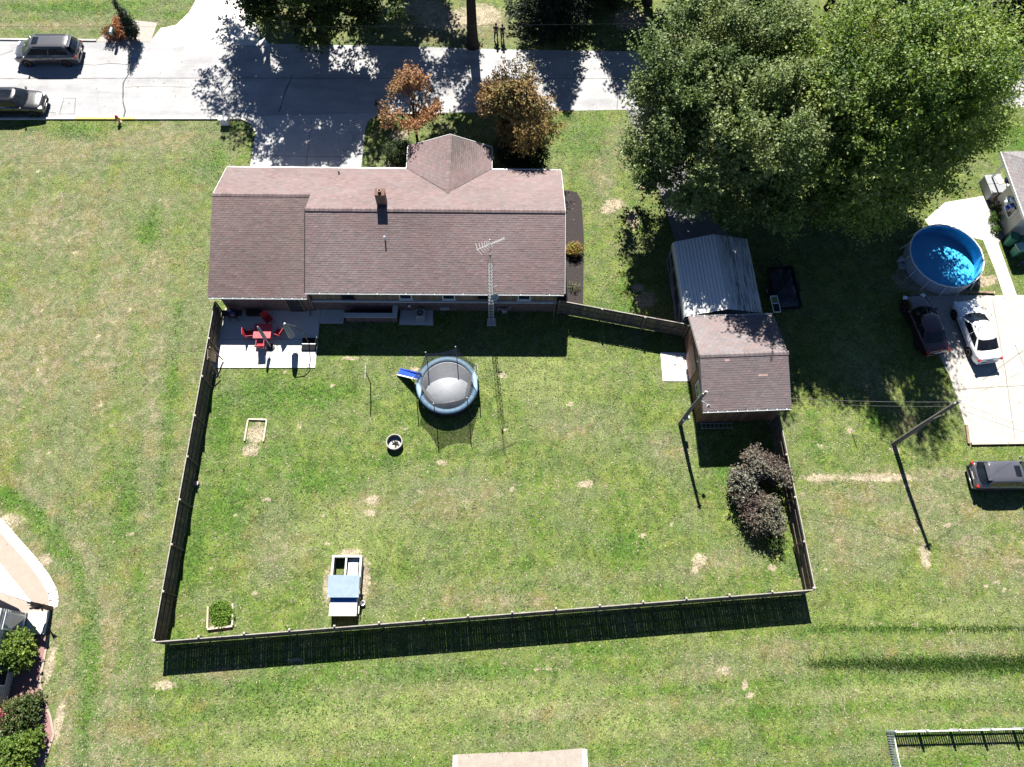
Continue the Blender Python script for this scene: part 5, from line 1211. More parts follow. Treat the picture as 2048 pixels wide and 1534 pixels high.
# ------------------------------------------------------------------ utility poles, wires, tower
M_POLE = pm('pole_wood', (.20, .185, .165), (.11, .10, .09), 5.0, .95, .1, bmp=.6, bscale=25)
M_WIRE = pm('wire', (.16, .155, .15), (.10, .10, .10), 3.0, .7)
def sagwire(a, b, sag, rad=.012):
    a = Vector(a); b = Vector(b); return MB().tube([a.lerp(b, k / 10) - Vector((0, 0, sag * 4 * (k / 10) * (1 - k / 10))) for k in range(11)], rad, 4)
p1 = thing('utility_pole', 'utility pole with lamp arm at the lower left corner of the shed', 'utility pole', (11.82, 17.16, 0))
MB().tube([(0, 0, 0), (.06, -.03, 3), (.22, -.12, 5.9)], [.14, .12, .095], 10).build('shaft', M_POLE, p1)
MB().box((.22, -.12, 5.80), (.35, .06, .06), .4).build('bracket', M_GALV, p1); MB().lathe([(.05, 5.9), (.06, 6.0), (.02, 6.05)], 8, (.22, -.12, 0)).build('insulator', M_WHITE, p1)
MB().box((.16, -.10, 1.45), (.24, .20, .34)).build('meter_box', M_GREYP, p1); MB().lathe([(.09, 0), (.10, .05), (.05, .12)], 10, (.0, -.18, 1.2)).build('meter_dial', M_WHITE, p1)
MB().tube([(.15, -.1, 4.6), (.4, -.3, 4.75), (.62, -.48, 4.7)], .025, 6).build('lamp_arm', M_GALV, p1); MB().lathe([(.05, .1), (.13, 0), (.10, -.08), (0, -.1)], 10, (.66, -.52, 4.68), cap=False).build('lamp_head', M_GREYP, p1)
p2 = thing('utility_pole', 'tall utility pole leaning on the grass left of the gravel lot', 'utility pole', (25.74, 15.83, 0))
MB().tube([(0, 0, 0), (.03, .02, 3.5), (.22, .10, 7.5)], [.16, .135, .10], 10).build('shaft', M_POLE, p2)
MB().box((.21, .10, 7.25), (.5, .08, .09), .5).build('crossarm', M_POLE, p2)
for sx in (-.2, 0, .2): MB().lathe([(.035, 7.30), (.05, 7.38), (.02, 7.45)], 8, (.21 + sx * .9, .10 + sx * .45, 0)).build('insulator', M_WHITE, p2)
MB().tube([(.15, .05, 5.6), (.05, -.12, 5.7), (-.05, -.12, 5.2)], .03, 5).build('conduit', M_GALV, p2)
t1 = (12.04, 17.04, 5.9); t2 = (25.95, 15.93, 7.35)
wires = [(t1, t2, .5, .013, 'power wire from the shed pole to the leaning pole'), ((12.04, 17.0, 5.55), (25.9, 15.9, 6.7), .55, .009, 'thinner wire below the power wire between both poles'),
         (t2, (40.0, 22.5, 6.3), .5, .008, 'wire running from the leaning pole over the white sedan'), (t2, (39.5, 11.2, 7.0), .4, .008, 'wire running from the leaning pole towards the right edge'),
         ((25.9, 15.9, 6.8), (36.5, 12.5, 6.2), .4, .010, 'lower thin wire right of the leaning pole'),
         ((-60, 43.4, 7.4), (60, 46.9, 7.4), .9, .010, 'overhead wire strung along the road')]
for a, b, s_, rd, lb in wires: tag(sagwire(a, b, s_, rd).build('overhead_wire', M_WIRE), lb, 'wire')
gs = thing('marker_stake', 'thin guy stake on the grass near the leaning pole', 'stake', (*(23.11, 16.68), 0)); MB().tube([(0, 0, 0), (.05, .02, 1.25)], .025, 6).build('stake_rod', M_GALV, gs); MB().tube([(.05, .02, 1.25), (.9, .35, .02)], .008, 4).build('guy_line', M_WIRE, gs)

tw = thing('antenna_tower', 'lattice antenna tower rising behind the brick house', 'antenna tower', (-.67, 24.56, 0))
M_TOW = pm('tower_steel', (.62, .63, .63), (.45, .45, .45), 5, .5, .5, metal=.3)
MB().box((0, 0, .04), (.62, .55, .10)).build('footing', M_CONC, tw)
legs = [(-.17, -.1), (.17, -.1), (0, .2)]; HT = 8.6
for lx, ly in legs: MB().tube([(lx, ly, 0), (lx, ly, HT - .7), (lx * .15, ly * .15, HT)], .018, 6).build('leg', M_TOW, tw)
k = 0; z = .3
while z < HT - .9:
    for i in range(3):
        a = legs[i]; b = legs[(i + 1) % 3]
        MB().tube([(a[0], a[1], z), ((a[0] + b[0]) / 2, (a[1] + b[1]) / 2, z + .20), (b[0], b[1], z)], .011, 4).build('lattice_brace', M_TOW, tw)
        MB().tube([(a[0], a[1], z), (b[0], b[1], z)], .010, 4).build('lattice_rung', M_TOW, tw)
    z += .42
MB().tube([(0, 0, HT - .8), (0, 0, 10.35)], .022, 6).build('mast', M_TOW, tw); MB().lathe([(.07, 0), (.08, .12), (.05, .22)], 8, (0, 0, HT)).build('rotor', M_GREYP, tw)
ang = math.atan2(.7, 1.4); ya = MB().tube([(-.85, 0, 0), (.95, 0, 0)], .018, 5).build('antenna_boom', M_TOW, tw, (0, 0, 9.85), ang)
el = [(-.80, .95), (-.62, .85), (-.46, .75), (-.32, .66), (-.18, .58), (-.05, .5)] + [(.08 + .10 * i, .20) for i in range(9)]
for i, (ex, l) in enumerate(el):
    MB().tube([(ex + (.10 if i < 6 else 0), -l * .46, 0), (ex, 0, .01), (ex + (.10 if i < 6 else 0), l * .46, 0)], .012, 4).build('element', M_TOW, ya)
dsh = MB().lathe([(0, -.05), (.14, -.035), (.25, 0), (.26, .01), (.14, -.02), (0, -.035)], 18, cap=False).build('dish', M_GREYP, tw, (.26, -.15, 3.9), smooth=True); dsh.rotation_euler = (R(50), 0, R(10))
MB().tube([(0, 0, 3.8), (.2, -.1, 3.88)], .02, 5).build('dish_arm', M_TOW, tw); MB().tube([(.17, -.1, 5.2), (.42, -.16, 5.35), (.5, -.16, 5.2)], .018, 5).build('side_bracket', M_TOW, tw)

# ------------------------------------------------------------------ yard things
tp = thing('trampoline', 'round trampoline with blue padded rim and safety net', 'trampoline', (-3.52, 19.48, 0))
M_PAD = pm('blue_pad', (.10, .22, .38), (.27, .40, .48), 1.3, .5, .4, fine=.5)
M_MAT = pm('trampoline_mat', (.24, .255, .28), (.18, .19, .21), 3, .6, .4)
def net_mat():
    m, nt, bs, out = new_mat('safety_net'); bs.inputs['Base Color'].default_value = (.20, .21, .23, 1); bs.inputs['Roughness'].default_value = .8
    v = opos(nt); n = noise(nt, v, 5.0, 3.0); nt.links.new(ramp(nt, n, [(.3, (.06, .06, .07)), (.7, (.14, .145, .16))]), bs.inputs['Base Color'])
    tb = nt.nodes.new('ShaderNodeBsdfTransparent'); mx = nt.nodes.new('ShaderNodeMixShader'); mx.inputs[0].default_value = .66
    nt.links.new(tb.outputs[0], mx.inputs[1]); nt.links.new(bs.outputs[0], mx.inputs[2]); nt.links.new(mx.outputs[0], out.inputs['Surface']); return m
M_NET = net_mat()
nseg = 30; pad = MB(); pr_ = [(2.02, .86), (2.04, .91), (1.90, .95), (1.80, .945), (1.70, .91), (1.70, .88)]
for s_ in range(nseg):
    a0 = 2 * math.pi * s_ / nseg + .002; a1 = 2 * math.pi * (s_ + 1) / nseg - .002
    if s_ % 5 == 0: pass
    vs = []
    for a in (a0, (a0 + a1) / 2, a1):
        for r_0, z_0 in pr_: vs.append((math.cos(a) * r_0, math.sin(a) * r_0, z_0 + (.012 if a == (a0 + a1) / 2 else 0)))
    k = len(pr_); MB().add(vs, [(i * k + j, (i + 1) * k + j, (i + 1) * k + j + 1, i * k + j + 1) for i in range(2) for j in range(k - 1)]).build('pad_segment', M_PAD, tp, smooth=True)
MB().lathe([(1.69, .875), (1.69, .885), (0, .845)], 48, cap=False).build('mat', M_MAT, tp, smooth=True)
MB().lathe([(1.98, .80), (2.0, .84), (1.98, .88), (1.96, .84), (1.98, .80)], 48, cap=False).build('frame_ring', M_GALV, tp)
MB().lathe([(1.99, .12), (2.0, .80)], 48, cap=False).build('skirt', M_BLACKP, tp)  # black band: net skirt plus the shade below the rim, put into its colour
poles = [(-4.82, 21.02), (-3.02, 21.22), (-1.51, 20.3), (-2.23, 18.05), (-4.14, 17.74), (-5.45, 19.33)]; PL = []
for (px, py) in poles:
    x, y = px + 3.52, py - 19.48; d_ = math.hypot(x, y); ux, uy = x / d_, y / d_
    MB().tube([(ux * 2.08, uy * 2.08, 0), (ux * 2.10, uy * 2.10, 1.2), (ux * 2.08, uy * 2.08, 2.55)], .028, 6).build('pole', M_BLACKP, tp)
    MB().lathe([(.0, 2.60), (.04, 2.58), (.04, 2.53), (0, 2.5)], 8, (ux * 2.08, uy * 2.08, 0), cap=False).build('pole_cap', M_GREYP, tp)
    MB().tube([(ux * 1.9, uy * 1.9, .84), (ux * 1.9, uy * 1.9, .02), (ux * 1.5 - uy * .6, uy * 1.5 + ux * .6, .02)], .025, 6).build('leg', M_GALV, tp)
    PL.append((ux, uy))
nm = MB(); cols = 8
for i in range(6):
    a = PL[i]; b = PL[(i + 1) % 6]
    for s_ in range(cols):
        q = []
        for tt in (s_ / cols, (s_ + 1) / cols):
            x = a[0] + (b[0] - a[0]) * tt; y = a[1] + (b[1] - a[1]) * tt; sg = 4 * tt * (1 - tt); n_ = math.hypot(x, y)
            q.append(((x * 2.04, y * 2.04, 2.48 - .28 * sg), (x * (1.80 - .10 * sg), y * (1.80 - .10 * sg), 1.7), (x / n_ * 1.64, y / n_ * 1.64, .90)))
        for j in range(2): nm.add([q[0][j], q[1][j], q[1][j + 1], q[0][j + 1]], [(0, 1, 2, 3)])
nm.build('safety_net', M_NET, tp)
sl_ = thing('slide', 'small blue slide leaning against the trampoline', 'slide', (*(-6.86, 20.78), 0)); e = (-5.33, 19.97); e = (e[0] - (-6.86, 20.78)[0], e[1] - (-6.86, 20.78)[1])
d2 = Vector((e[0], e[1], .95)); sd = Vector((-e[1], e[0], 0)).normalized() * .22
M_BLUE = pm('blue_plastic', (.02, .07, .42), (.015, .05, .32), 3, .4, .5)
MB().add([-sd + Vector((0, 0, .06)), sd + Vector((0, 0, .06)), sd + d2 + Vector((0, 0, .06)), -sd + d2 + Vector((0, 0, .06)), -sd, sd, sd + d2, -sd + d2], [(0, 1, 2, 3), (7, 6, 5, 4), (0, 4, 5, 1), (1, 5, 6, 2), (2, 6, 7, 3), (3, 7, 4, 0)]).build('slide_bed', M_BLUE, sl_)
for q in (-1, 1): MB().tube([q * sd * 1.1 + Vector((0, 0, .05)), q * sd * 1.1 + d2 + Vector((0, 0, .16))], .05, 6).build('side_rim', M_WHITE if q < 0 else M_BLUE, sl_)
for q, lb, gp in (((-8.72, 19.97), 'rusty clothesline post left of the trampoline', 1), ((-1.50, 19.94), 'clothesline post right of the trampoline', 2)):
    c = thing('clothesline_post', lb, 'clothesline post', (*q, 0), .03, 'clothesline posts'); M_RUST = pm('rusty_pipe', (.30, .20, .13), (.18, .11, .07), 6, .9)
    MB().tube([(0, 0, 0), (-.03, .0, 2.0)], .035, 8).build('upright', M_RUST, c); MB().tube([(-.03, -.55, 2.0), (-.03, .55, 2.0)], .03, 8).build('crossbar', M_GALV, c)
    for yy in (-.45, -.15, .15, .45): MB().tube([(-.03, yy, 2.02), (-.03, yy, 2.10)], .01, 5).build('hook', M_GALV, c)
fr_ = thing('fire_ring', 'round metal fire ring with ashes on the lawn', 'fire ring', (*(-6.84, 15.73), 0))
MB().lathe([(.50, 0), (.50, .40), (.53, .42), (.47, .42), (.46, .40), (.46, .03)], 28, cap=False).build('ring_wall', pm('rust_steel', (.36, .35, .33), (.22, .19, .17), 5, .7, metal=.3), fr_)
MB().lathe([(.455, .06), (.30, .10), (0, .09)], 24, cap=False).build('ash_bed', pm('ash', (.50, .49, .47), (.22, .21, .20), 7, 1, fine=.7, bmp=1, bscale=20), fr_)
r = random.Random(6)
for kk in range(6):
    a = r.uniform(0, 3.1); x, y = r.uniform(-.2, .2), r.uniform(-.25, .1); l = r.uniform(.12, .28)
    MB().tube([(x - l * math.cos(a), y - l * math.sin(a), .11), (x + l * math.cos(a), y + l * math.sin(a), .15)], [.03, .02], 5).build('charred_log', M_BLACKP, fr_)
M_LUMB = pm('silver_lumber', (.50, .44, .36), (.34, .29, .23), 4, .9, .1, bmp=.4)
M_SAND = pm('dusty_sand', (.27, .22, .15), (.14, .125, .07), 4, 1, .1, bmp=.8, bscale=20, fine=.7)
def frame_box(name, label, cat, c, w, d, h, rz, fill, sides=('n', 's', 'e', 'w')):
    t = thing(name, label, cat, (*c, 0), rz)
    for s_, p, q in (('n', (0, d / 2, h / 2), (w, .10, h)), ('s', (0, -d / 2, h / 2), (w, .10, h)), ('e', (w / 2, 0, h / 2), (.10, d - .11, h)), ('w', (-w / 2, 0, h / 2), (.10, d - .11, h))):
        if s_ in sides: MB().box(p, q).build('plank', M_LUMB, t)
    if fill: MB().box((0, 0, .03), (w - .12, d - .12, .05)).build('filling', fill, t)
    return t
frame_box('sandbox', 'low wooden sandbox frame round bare dirt near the left fence', 'sandbox', (-15.92, 16.55), 1.22, 1.55, .11, -.03, None, ('n', 'e', 'w'))
gf = frame_box('raised_bed', 'raised bed of bright weeds in the lower left yard corner', 'raised bed', (-16.53, 4.95), 1.45, 1.35, .18, .12, None, ('s', 'e', 'w'))
cb_, _ = crown('weeds', gf, LEAF, [(0, .1, .10, .66, .62, .10)], 1100, 6, .14, .09, [(.08, .16, .02), (.16, .26, .04)], 301, up=.6, gap=-3, zmin=.01); cb_['kind'] = 'stuff'
st_ = thing('tree_stump', 'weathered stump beside the left fence', 'stump', (*(-19.18, 12.99), 0)); MB().lathe([(.24, 0), (.18, .08), (.16, .20), (.05, .21), (0, .205)], 12, cap=False).build('stump_wood', M_PALEB, st_); MB().lathe([(.15, .202), (.0, .215)], 12, cap=False).build('cut_face', M_LUMB, st_)

co = thing('rabbit_hutch', 'hutch with open pen and blue-edged roof near the bottom fence', 'hutch', (-9.22, 6.75, 0), .0)
M_HUT = pm('hutch_white', (.66, .64, .60), (.50, .48, .45), 3, .7)
for p, q in (((0, 1.62, .30), (1.72, .06, .60)), ((-.83, .70, .30), (.06, 1.80, .60)), ((.83, .70, .30), (.06, 1.80, .60)), ((-.05, .98, .28), (.05, 1.24, .56))): MB().box(p, q).build('pen_wall', M_HUT, co)
for p, q in (((0, 1.62, .625), (1.80, .12, .05)), ((-.83, .98, .622), (.12, 1.16, .05)), ((.83, .98, .622), (.12, 1.16, .05)), ((-.05, 1.0, .585), (.10, 1.12, .05))): MB().box(p, q).build('pen_rail', M_HUT, co)
MB().box((.35, .98, .33), (.60, 1.1, .05)).build('pen_lid', M_HUT, co)
rb_ = MB(); rb_.box((0, 0, 0), (1.84, 1.28, .05), 0, 0, .12); rb_.build('roof_panel', pm('blue_grey_sheet', (.26, .33, .42), (.20, .26, .34), 3, .35, .5), co, (0, -.20, 1.0))
for sx in (-.84, .84):
    for yy in (-.75, .35): MB().box((sx, yy, .48), (.07, .07, .96)).build('post', M_HUT, co)
MB().box((0, -1.30, .36), (1.56, 1.05, .50)).build('nest_box', M_HUT, co); MB().box((0, -1.30, .63), (1.60, 1.10, .05)).build('nest_lid', M_WHITE, co)
MB().box((0, -.86, .665), (1.50, .40, .02)).build('blue_tarp', pm('blue_tarp', (.03, .22, .62), (.02, .16, .5), 3, .5), co)
MB().box((.90, -1.2, .45), (.05, 1.0, .06)).build('side_rail', M_HUT, co)
for sx in (-.7, .7): MB().box((sx, -1.72, .10), (.07, .07, .22)).build('leg', M_HUT, co)
bk = thing('water_bucket', 'white plastic bucket behind the hutch', 'bucket', (*(-9.14, 5.16), 0)); MB().lathe([(.15, 0), (.21, .36), (.225, .36), (.225, .39), (.20, .39), (.14, .03), (0, .03)], 16, cap=False).build('pail', M_WHITE, bk, smooth=True); MB().tube([(-.21, 0, .37), (-.15, -.16, .40), (0, -.24, .40), (.15, -.16, .40), (.21, 0, .37)], .012, 5).build('bail_handle', M_GALV, bk)
b2 = thing('feed_tub', 'small pale tub beside the hutch', 'tub', (*(-8.18, 5.68), 0)); MB().lathe([(.11, 0), (.16, .20), (.14, .20), (.10, .02), (0, .02)], 12, cap=False).build('tub_shell', M_WHITE, b2)
la = thing('ladder', 'aluminium ladder lying along the shed wall', 'ladder', (14.2, 17.0, 0), .02)
for yy in (-.17, .17): MB().box((0, yy, .12), (2.2, .04, .08)).build('side_rail', M_GALV, la)
for k in range(8): MB().tube([(-.98 + k * .28, -.17, .12), (-.98 + k * .28, .17, .12)], .02, 6).build('rung', M_GALV, la)

# ------------------------------------------------------------------ patio things
M_RED = pm('red_metal', (.50, .030, .045), (.40, .022, .035), 3, .4, .5)
M_SLING = pm('red_sling', (.36, .018, .03), (.24, .012, .02), 6, .7)
PZ = .06
ta = thing('patio_table', 'square red metal table on the patio', 'table', (-16.12, 23.42, PZ))
for k in range(7): MB().box((-.48 + k * .16, 0, .72), (.152, 1.02, .025)).build('slat', M_RED, ta)
for p, q in (((0, .52, .70), (1.14, .05, .06)), ((0, -.52, .70), (1.14, .05, .06)), ((.56, 0, .70), (.05, 1.0, .06)), ((-.56, 0, .70), (.05, 1.0, .06))): MB().box(p, q).build('rim', M_RED, ta)
for sx in (-.5, .5):
    for sy in (-.46, .46): MB().tube([(sx, sy, 0), (sx, sy, .70)], .022, 6).build('leg', M_RED, ta)
def pchair(label, loc, rz):
    c = thing('patio_chair', label, 'chair', (*loc, PZ), rz, 'red patio chairs')
    MB().box((0, 0, .42), (.48, .46, .03)).build('seat', M_SLING, c); MB().box((0, -.30, .70), (.46, .03, .56), 0, 0, .22).build('backrest', M_SLING, c)
    for sx in (-.26, .26):
        MB().tube([(sx, .24, 0), (sx, .24, .62), (sx, -.22, .64), (sx, -.26, .42)], .018, 6).build('armrest', M_RED, c); MB().tube([(sx, -.30, 0), (sx, -.24, .42), (sx, -.37, .98)], .018, 6).build('leg', M_RED, c)
    MB().tube([(-.26, -.37, .98), (.26, -.37, .98)], .018, 6).build('back_rail', M_RED, c)
    return c
pchair('red patio chair left of the red table', (-17.05, 23.35), -math.pi / 2 + .15)
pchair('red patio chair right of the red table', (-15.12, 23.45), math.pi / 2 - .45)
pchair('red patio chair below the red table in the sun', (-16.22, 22.55), .06)
pchair('dim red patio chair turned away behind the red table', (-15.95, 24.45), math.pi + .7)
M_CANV = pm('grey_canvas', (.42, .42, .42), (.26, .26, .27), 5, .85)
def folded(mb, a, b, r0, r1, n=9):
    a = Vector(a); b = Vector(b); t = (b - a).normalized(); u = t.orthogonal().normalized(); v = t.cross(u); V = []
    lv = [(0, .15), (.08, .5), (.35, .8), (.7, .95), (1.0, 1.0)]; m = n * 2
    for f, k in lv:
        for j in range(m):
            rr_ = (r0 + (r1 - r0) * k) * (1.0 if j % 2 == 0 else .58); w_ = 2 * math.pi * j / m; V.append(a.lerp(b, f) + (u * math.cos(w_) + v * math.sin(w_)) * rr_)
    mb.add([tuple(q) for q in V], [(i * m + j, i * m + (j + 1) % m, (i + 1) * m + (j + 1) % m, (i + 1) * m + j) for i in range(len(lv) - 1) for j in range(m)] + [tuple(range(m))[::-1], tuple((len(lv) - 1) * m + j for j in range(m))]); return mb
cu = thing('cantilever_umbrella', 'folded grey cantilever umbrella hanging from curved pole on patio', 'umbrella', (-13.05, 22.75, PZ))
MB().box((0, 0, .06), (1.0, .95, .10)).build('base_plate', pm('matt_black', (.015, .016, .02), None, 6, .95, .05), cu, bevel=.03); MB().box((0, 0, .13), (.96, .04, .03)).build('base_bar', M_GALV, cu)
MB().tube([(0, 0, .1), (.05, 0, 1.2), (.0, .0, 2.0), (-.35, .1, 2.55), (-1.0, .2, 2.75)], .035, 7).build('pole', M_DARKM, cu)
MB().tube([(.04, 0, 1.5), (-.4, .1, 2.5)], .018, 5).build('strut', M_DARKM, cu)
folded(MB(), (-1.02, .2, 2.70), (-.98, .16, 1.0), .05, .24).build('canopy', M_CANV, cu); MB().tube([(-1.0, .2, 2.80), (-1.0, .2, 2.66)], .05, 8).build('hub', M_WHITE, cu)
mu = thing('market_umbrella', 'folded pale umbrella leaning beside the red table', 'umbrella', (-15.72, 22.62, PZ))
MB().tube([(.1, -.1, 0), (-.2, .3, 2.3)], .02, 6).build('pole', M_WHITE, mu); folded(MB(), (-.2, .3, 2.35), (-.03, .06, 1.1), .03, .13, 7).build('canopy', M_CANV, mu)
MB().lathe([(.26, 0), (.26, .06), (.06, .12), (0, .12)], 14, (.1, -.1, 0), cap=False).build('base', M_DARKM, mu)
gi = thing('gas_grill', 'black covered grill in the shaded patio corner by fence', 'grill', (-18.35, 24.75, PZ))
MB().box((0, 0, .62), (.62, .55, .36)).build('firebox', M_BLACKP, gi, bevel=.05); MB().lathe([(.30, 0), (.27, .15), (.15, .24), (0, .26)], 12, (0, 0, .80), cap=False).build('lid', pm('blue_grill_lid', (.02, .025, .08), None, 4, .3, .5), gi, smooth=True); MB().lathe([(.03, 1.06), (.03, 1.10)], 8).build('knob', M_WHITE, gi)
for sx in (-.26, .26):
    for sy in (-.22, .22): MB().tube([(sx, sy, 0), (sx, sy, .5)], .02, 5).build('leg', M_BLACKP, gi)
for sx in (-.5, .5): MB().box((sx, 0, .72), (.36, .45, .03)).build('side_shelf', M_BLACKP, gi)
ck = thing('firewood_rack', 'dark rack of logs against the shaded rear brick wall', 'firewood rack', (-17.0, 25.0, PZ))
for sx in (-.55, .55): MB().tube([(sx, 0, 0), (sx, 0, .7)], .025, 5).build('upright', M_BLACKP, ck)
MB().tube([(-.55, 0, .08), (.55, 0, .08)], .025, 5).build('base_rail', M_BLACKP, ck)
for i in range(9):
    for j in range(3): MB().tube([(-.46 + i * .115, -.17, .16 + j * .13), (-.46 + i * .115, .17, .16 + j * .13)], .055, 7).build('log', M_BARK, ck)

# ------------------------------------------------------------------ pool and the east neighbour's things
po = thing('frame_pool', 'round blue frame swimming pool beside the gravel lot', 'swimming pool', (31.65, 29.55, 0))
M_LINER = pm('blue_liner', (.07, .50, .92), (.055, .43, .84), 2.0, .5, .4); M_PWALL = pm('pool_wall', (.40, .45, .50), (.30, .34, .40), 4, .6)
def water_mat():
    m, nt, bs, out = new_mat('pool_water'); bs.inputs['Base Color'].default_value = (.02, .25, .45, 1); bs.inputs['Roughness'].default_value = .03
    tb = nt.nodes.new('ShaderNodeBsdfTransparent'); tb.inputs['Color'].default_value = (.86, .98, 1.0, 1); gl_ = nt.nodes.new('ShaderNodeBsdfGlossy'); gl_.inputs['Roughness'].default_value = .04
    fz = nt.nodes.new('ShaderNodeFresnel'); fz.inputs['IOR'].default_value = 1.33; bn = nt.nodes.new('ShaderNodeBump'); bn.inputs['Strength'].default_value = .25; bn.inputs['Distance'].default_value = .03
    nt.links.new(noise(nt, wpos(nt), 3.0, 3.0), bn.inputs['Height']); nt.links.new(bn.outputs[0], gl_.inputs['Normal']); nt.links.new(bn.outputs[0], fz.inputs['Normal'])
    mx = nt.nodes.new('ShaderNodeMixShader'); nt.links.new(fz.outputs[0], mx.inputs[0]); nt.links.new(tb.outputs[0], mx.inputs[1]); nt.links.new(gl_.outputs[0], mx.inputs[2]); nt.links.new(mx.outputs[0], out.inputs['Surface']); return m
MB().lathe([(2.56, 0), (2.58, .6), (2.54, 1.12)], 40, cap=False).build('wall', M_PWALL, po, smooth=True)
MB().lathe([(2.51, 1.12), (2.50, .06), (0, .05)], 40, cap=False).build('liner', M_LINER, po)
MB().lathe([(2.505, .94), (0, .941)], 40, cap=False).build('water', water_mat(), po)
npz = 14
for k in range(npz):
    a0 = 2 * math.pi * k / npz; a1 = 2 * math.pi * (k + 1) / npz; c0 = (math.cos(a0) * 2.58, math.sin(a0) * 2.58); c1 = (math.cos(a1) * 2.58, math.sin(a1) * 2.58)
    mid_ = (math.cos((a0 + a1) / 2) * 2.60, math.sin((a0 + a1) / 2) * 2.60)
    MB().tube([(*c0, 1.13), (*mid_, 1.13), (*c1, 1.13)], .045, 7).build('top_rail', M_WHITE, po)
    MB().tube([(c0[0], c0[1], 1.13), (c0[0] * 1.10, c0[1] * 1.10, .02)], .03, 6).build('leg', M_WHITE, po)
pu = thing('pool_pump', 'grey filter pump with hoses left of the round pool', 'pool pump', (28.75, 29.6, 0))
MB().box((.1, -.35, .12), (.5, .4, .24)).build('motor_base', M_GREYP, pu, bevel=.03); MB().lathe([(.20, 0), (.20, .5), (.17, .56), (0, .6)], 16, (.05, .1, 0), cap=False).build('filter_can', M_GREYP, pu, smooth=True)
MB().tube([(.2, .2, .4), (.45, .75, .55), (.62, .9, .8)], .03, 6).build('hose', pm('beige_hose', (.5, .44, .36), None, 5, .7), pu); MB().tube([(.25, 0, .3), (.5, -.5, .2), (.75, -.6, .35)], .03, 6).build('hose', MATS['beige_hose'], pu)
bs_ = thing('hose_box', 'small pale box beside the pool pump', 'box', (*(29.55, 30.95), 0), .6); MB().box((0, 0, .06), (.42, .20, .12)).build('box_body', M_GREYP, bs_, bevel=.02); MB().box((0, 0, .13), (.44, .22, .02)).build('box_lid', M_GREYP, bs_)
tb_ = thing('edging_timber', 'long timber lying between the pool and the gravel lot', 'timber', (*(33.95, 27.20), 0), -.06); MB().box((-.6, 0, .07), (3.4, .16, .14)).build('beam', pm('brown_timber', (.26, .19, .13), (.14, .10, .07), 5, .9), tb_); MB().box((1.12, .0, .075), (.06, .18, .15)).build('end_cap', M_LUMB, tb_)
le = thing('lot_edging', 'weathered timbers edging the lower side of the gravel lot', 'timber edging', (*(30.80, 15.85), 0), .02)
for k in range(4): MB().box((1.25 + k * 2.45, 0, .07), (2.42, .16, .16)).build('timber', M_LUMB, le)
MB().box((-.05, .65, .07), (.16, 1.3, .16), -.12).build('timber', pm('brown_timber', (.2, .1, .1)), le)
ho = thing('hot_tub', 'grey covered hot tub on the porch of the beige house', 'hot tub', (36.95, 36.0, 0), .10); MB().box((0, 0, .38), (1.25, 1.7, .76)).build('shell', M_GREYP, ho, bevel=.06); MB().box((0, -.42, .80), (1.30, .86, .09)).build('cover', pm('tub_cover', (.27, .28, .30), None, 3, .7), ho, bevel=.03); MB().box((0, .44, .80), (1.30, .84, .09)).build('cover', MATS['tub_cover'], ho, bevel=.03); MB().box((.3, .3, .86), (.4, .7, .03), .2).build('towel', pm('pink_towel', (.62, .50, .46), None, 5, .9), ho)
kb = thing('kettle_barbecue', 'black kettle barbecue under the eave of the beige house', 'barbecue', (38.0, 36.35, 0)); MB().lathe([(.0, .5), (.24, .58), (.34, .78), (.34, .82), (.24, 1.0), (0, 1.06)], 16, cap=False).build('kettle', pm('navy_enamel', (.01, .015, .04), None, 4, .15, .6), kb, smooth=True)
for a in (0.3, 2.4, 4.5): MB().tube([(math.cos(a) * .18, math.sin(a) * .18, .6), (math.cos(a) * .36, math.sin(a) * .36, 0)], .018, 5).build('leg', M_GALV, kb)
MB().box((.0, -.42, .80), (.5, .22, .03)).build('side_shelf', M_WHITE, kb)
bl = thing('balloon_bunch', 'white and blue balloons tied beside the beige house window', 'balloons', (36.72, 33.55, 1.35))
for (dx, dy, dz, c, nm_) in ((-.12, .30, .62, (.80, .82, .85), 'white_balloon'), (-.22, .05, .50, (.80, .82, .85), 'white_balloon'), (-.02, .05, .85, (.55, .68, .85), 'pale_balloon'), (-.02, -.32, .62, (.02, .10, .55), 'blue_balloon'), (-.10, -.25, .25, (.03, .16, .62), 'blue_balloon')):
    MB().lathe([(0, -.21), (.04, -.18), (.15, -.05), (.19, .05), (.14, .16), (0, .21)], 14, cap=False).build(nm_, pm(nm_ + '_rubber', c, None, 4, .15, .6), bl, (dx, dy, dz), smooth=True)
    MB().tube([(0, 0, 0), (dx * .6, dy * .6, dz * .5), (dx, dy, dz - .16)], .004, 4).build('string', M_WHITE, bl)
M_BIN = pm('green_bin', (.025, .16, .11), (.018, .12, .08), 4, .5, .4); M_BINL = pm('pale_green_lid', (.30, .50, .42), (.22, .42, .34), 4, .45, .4)
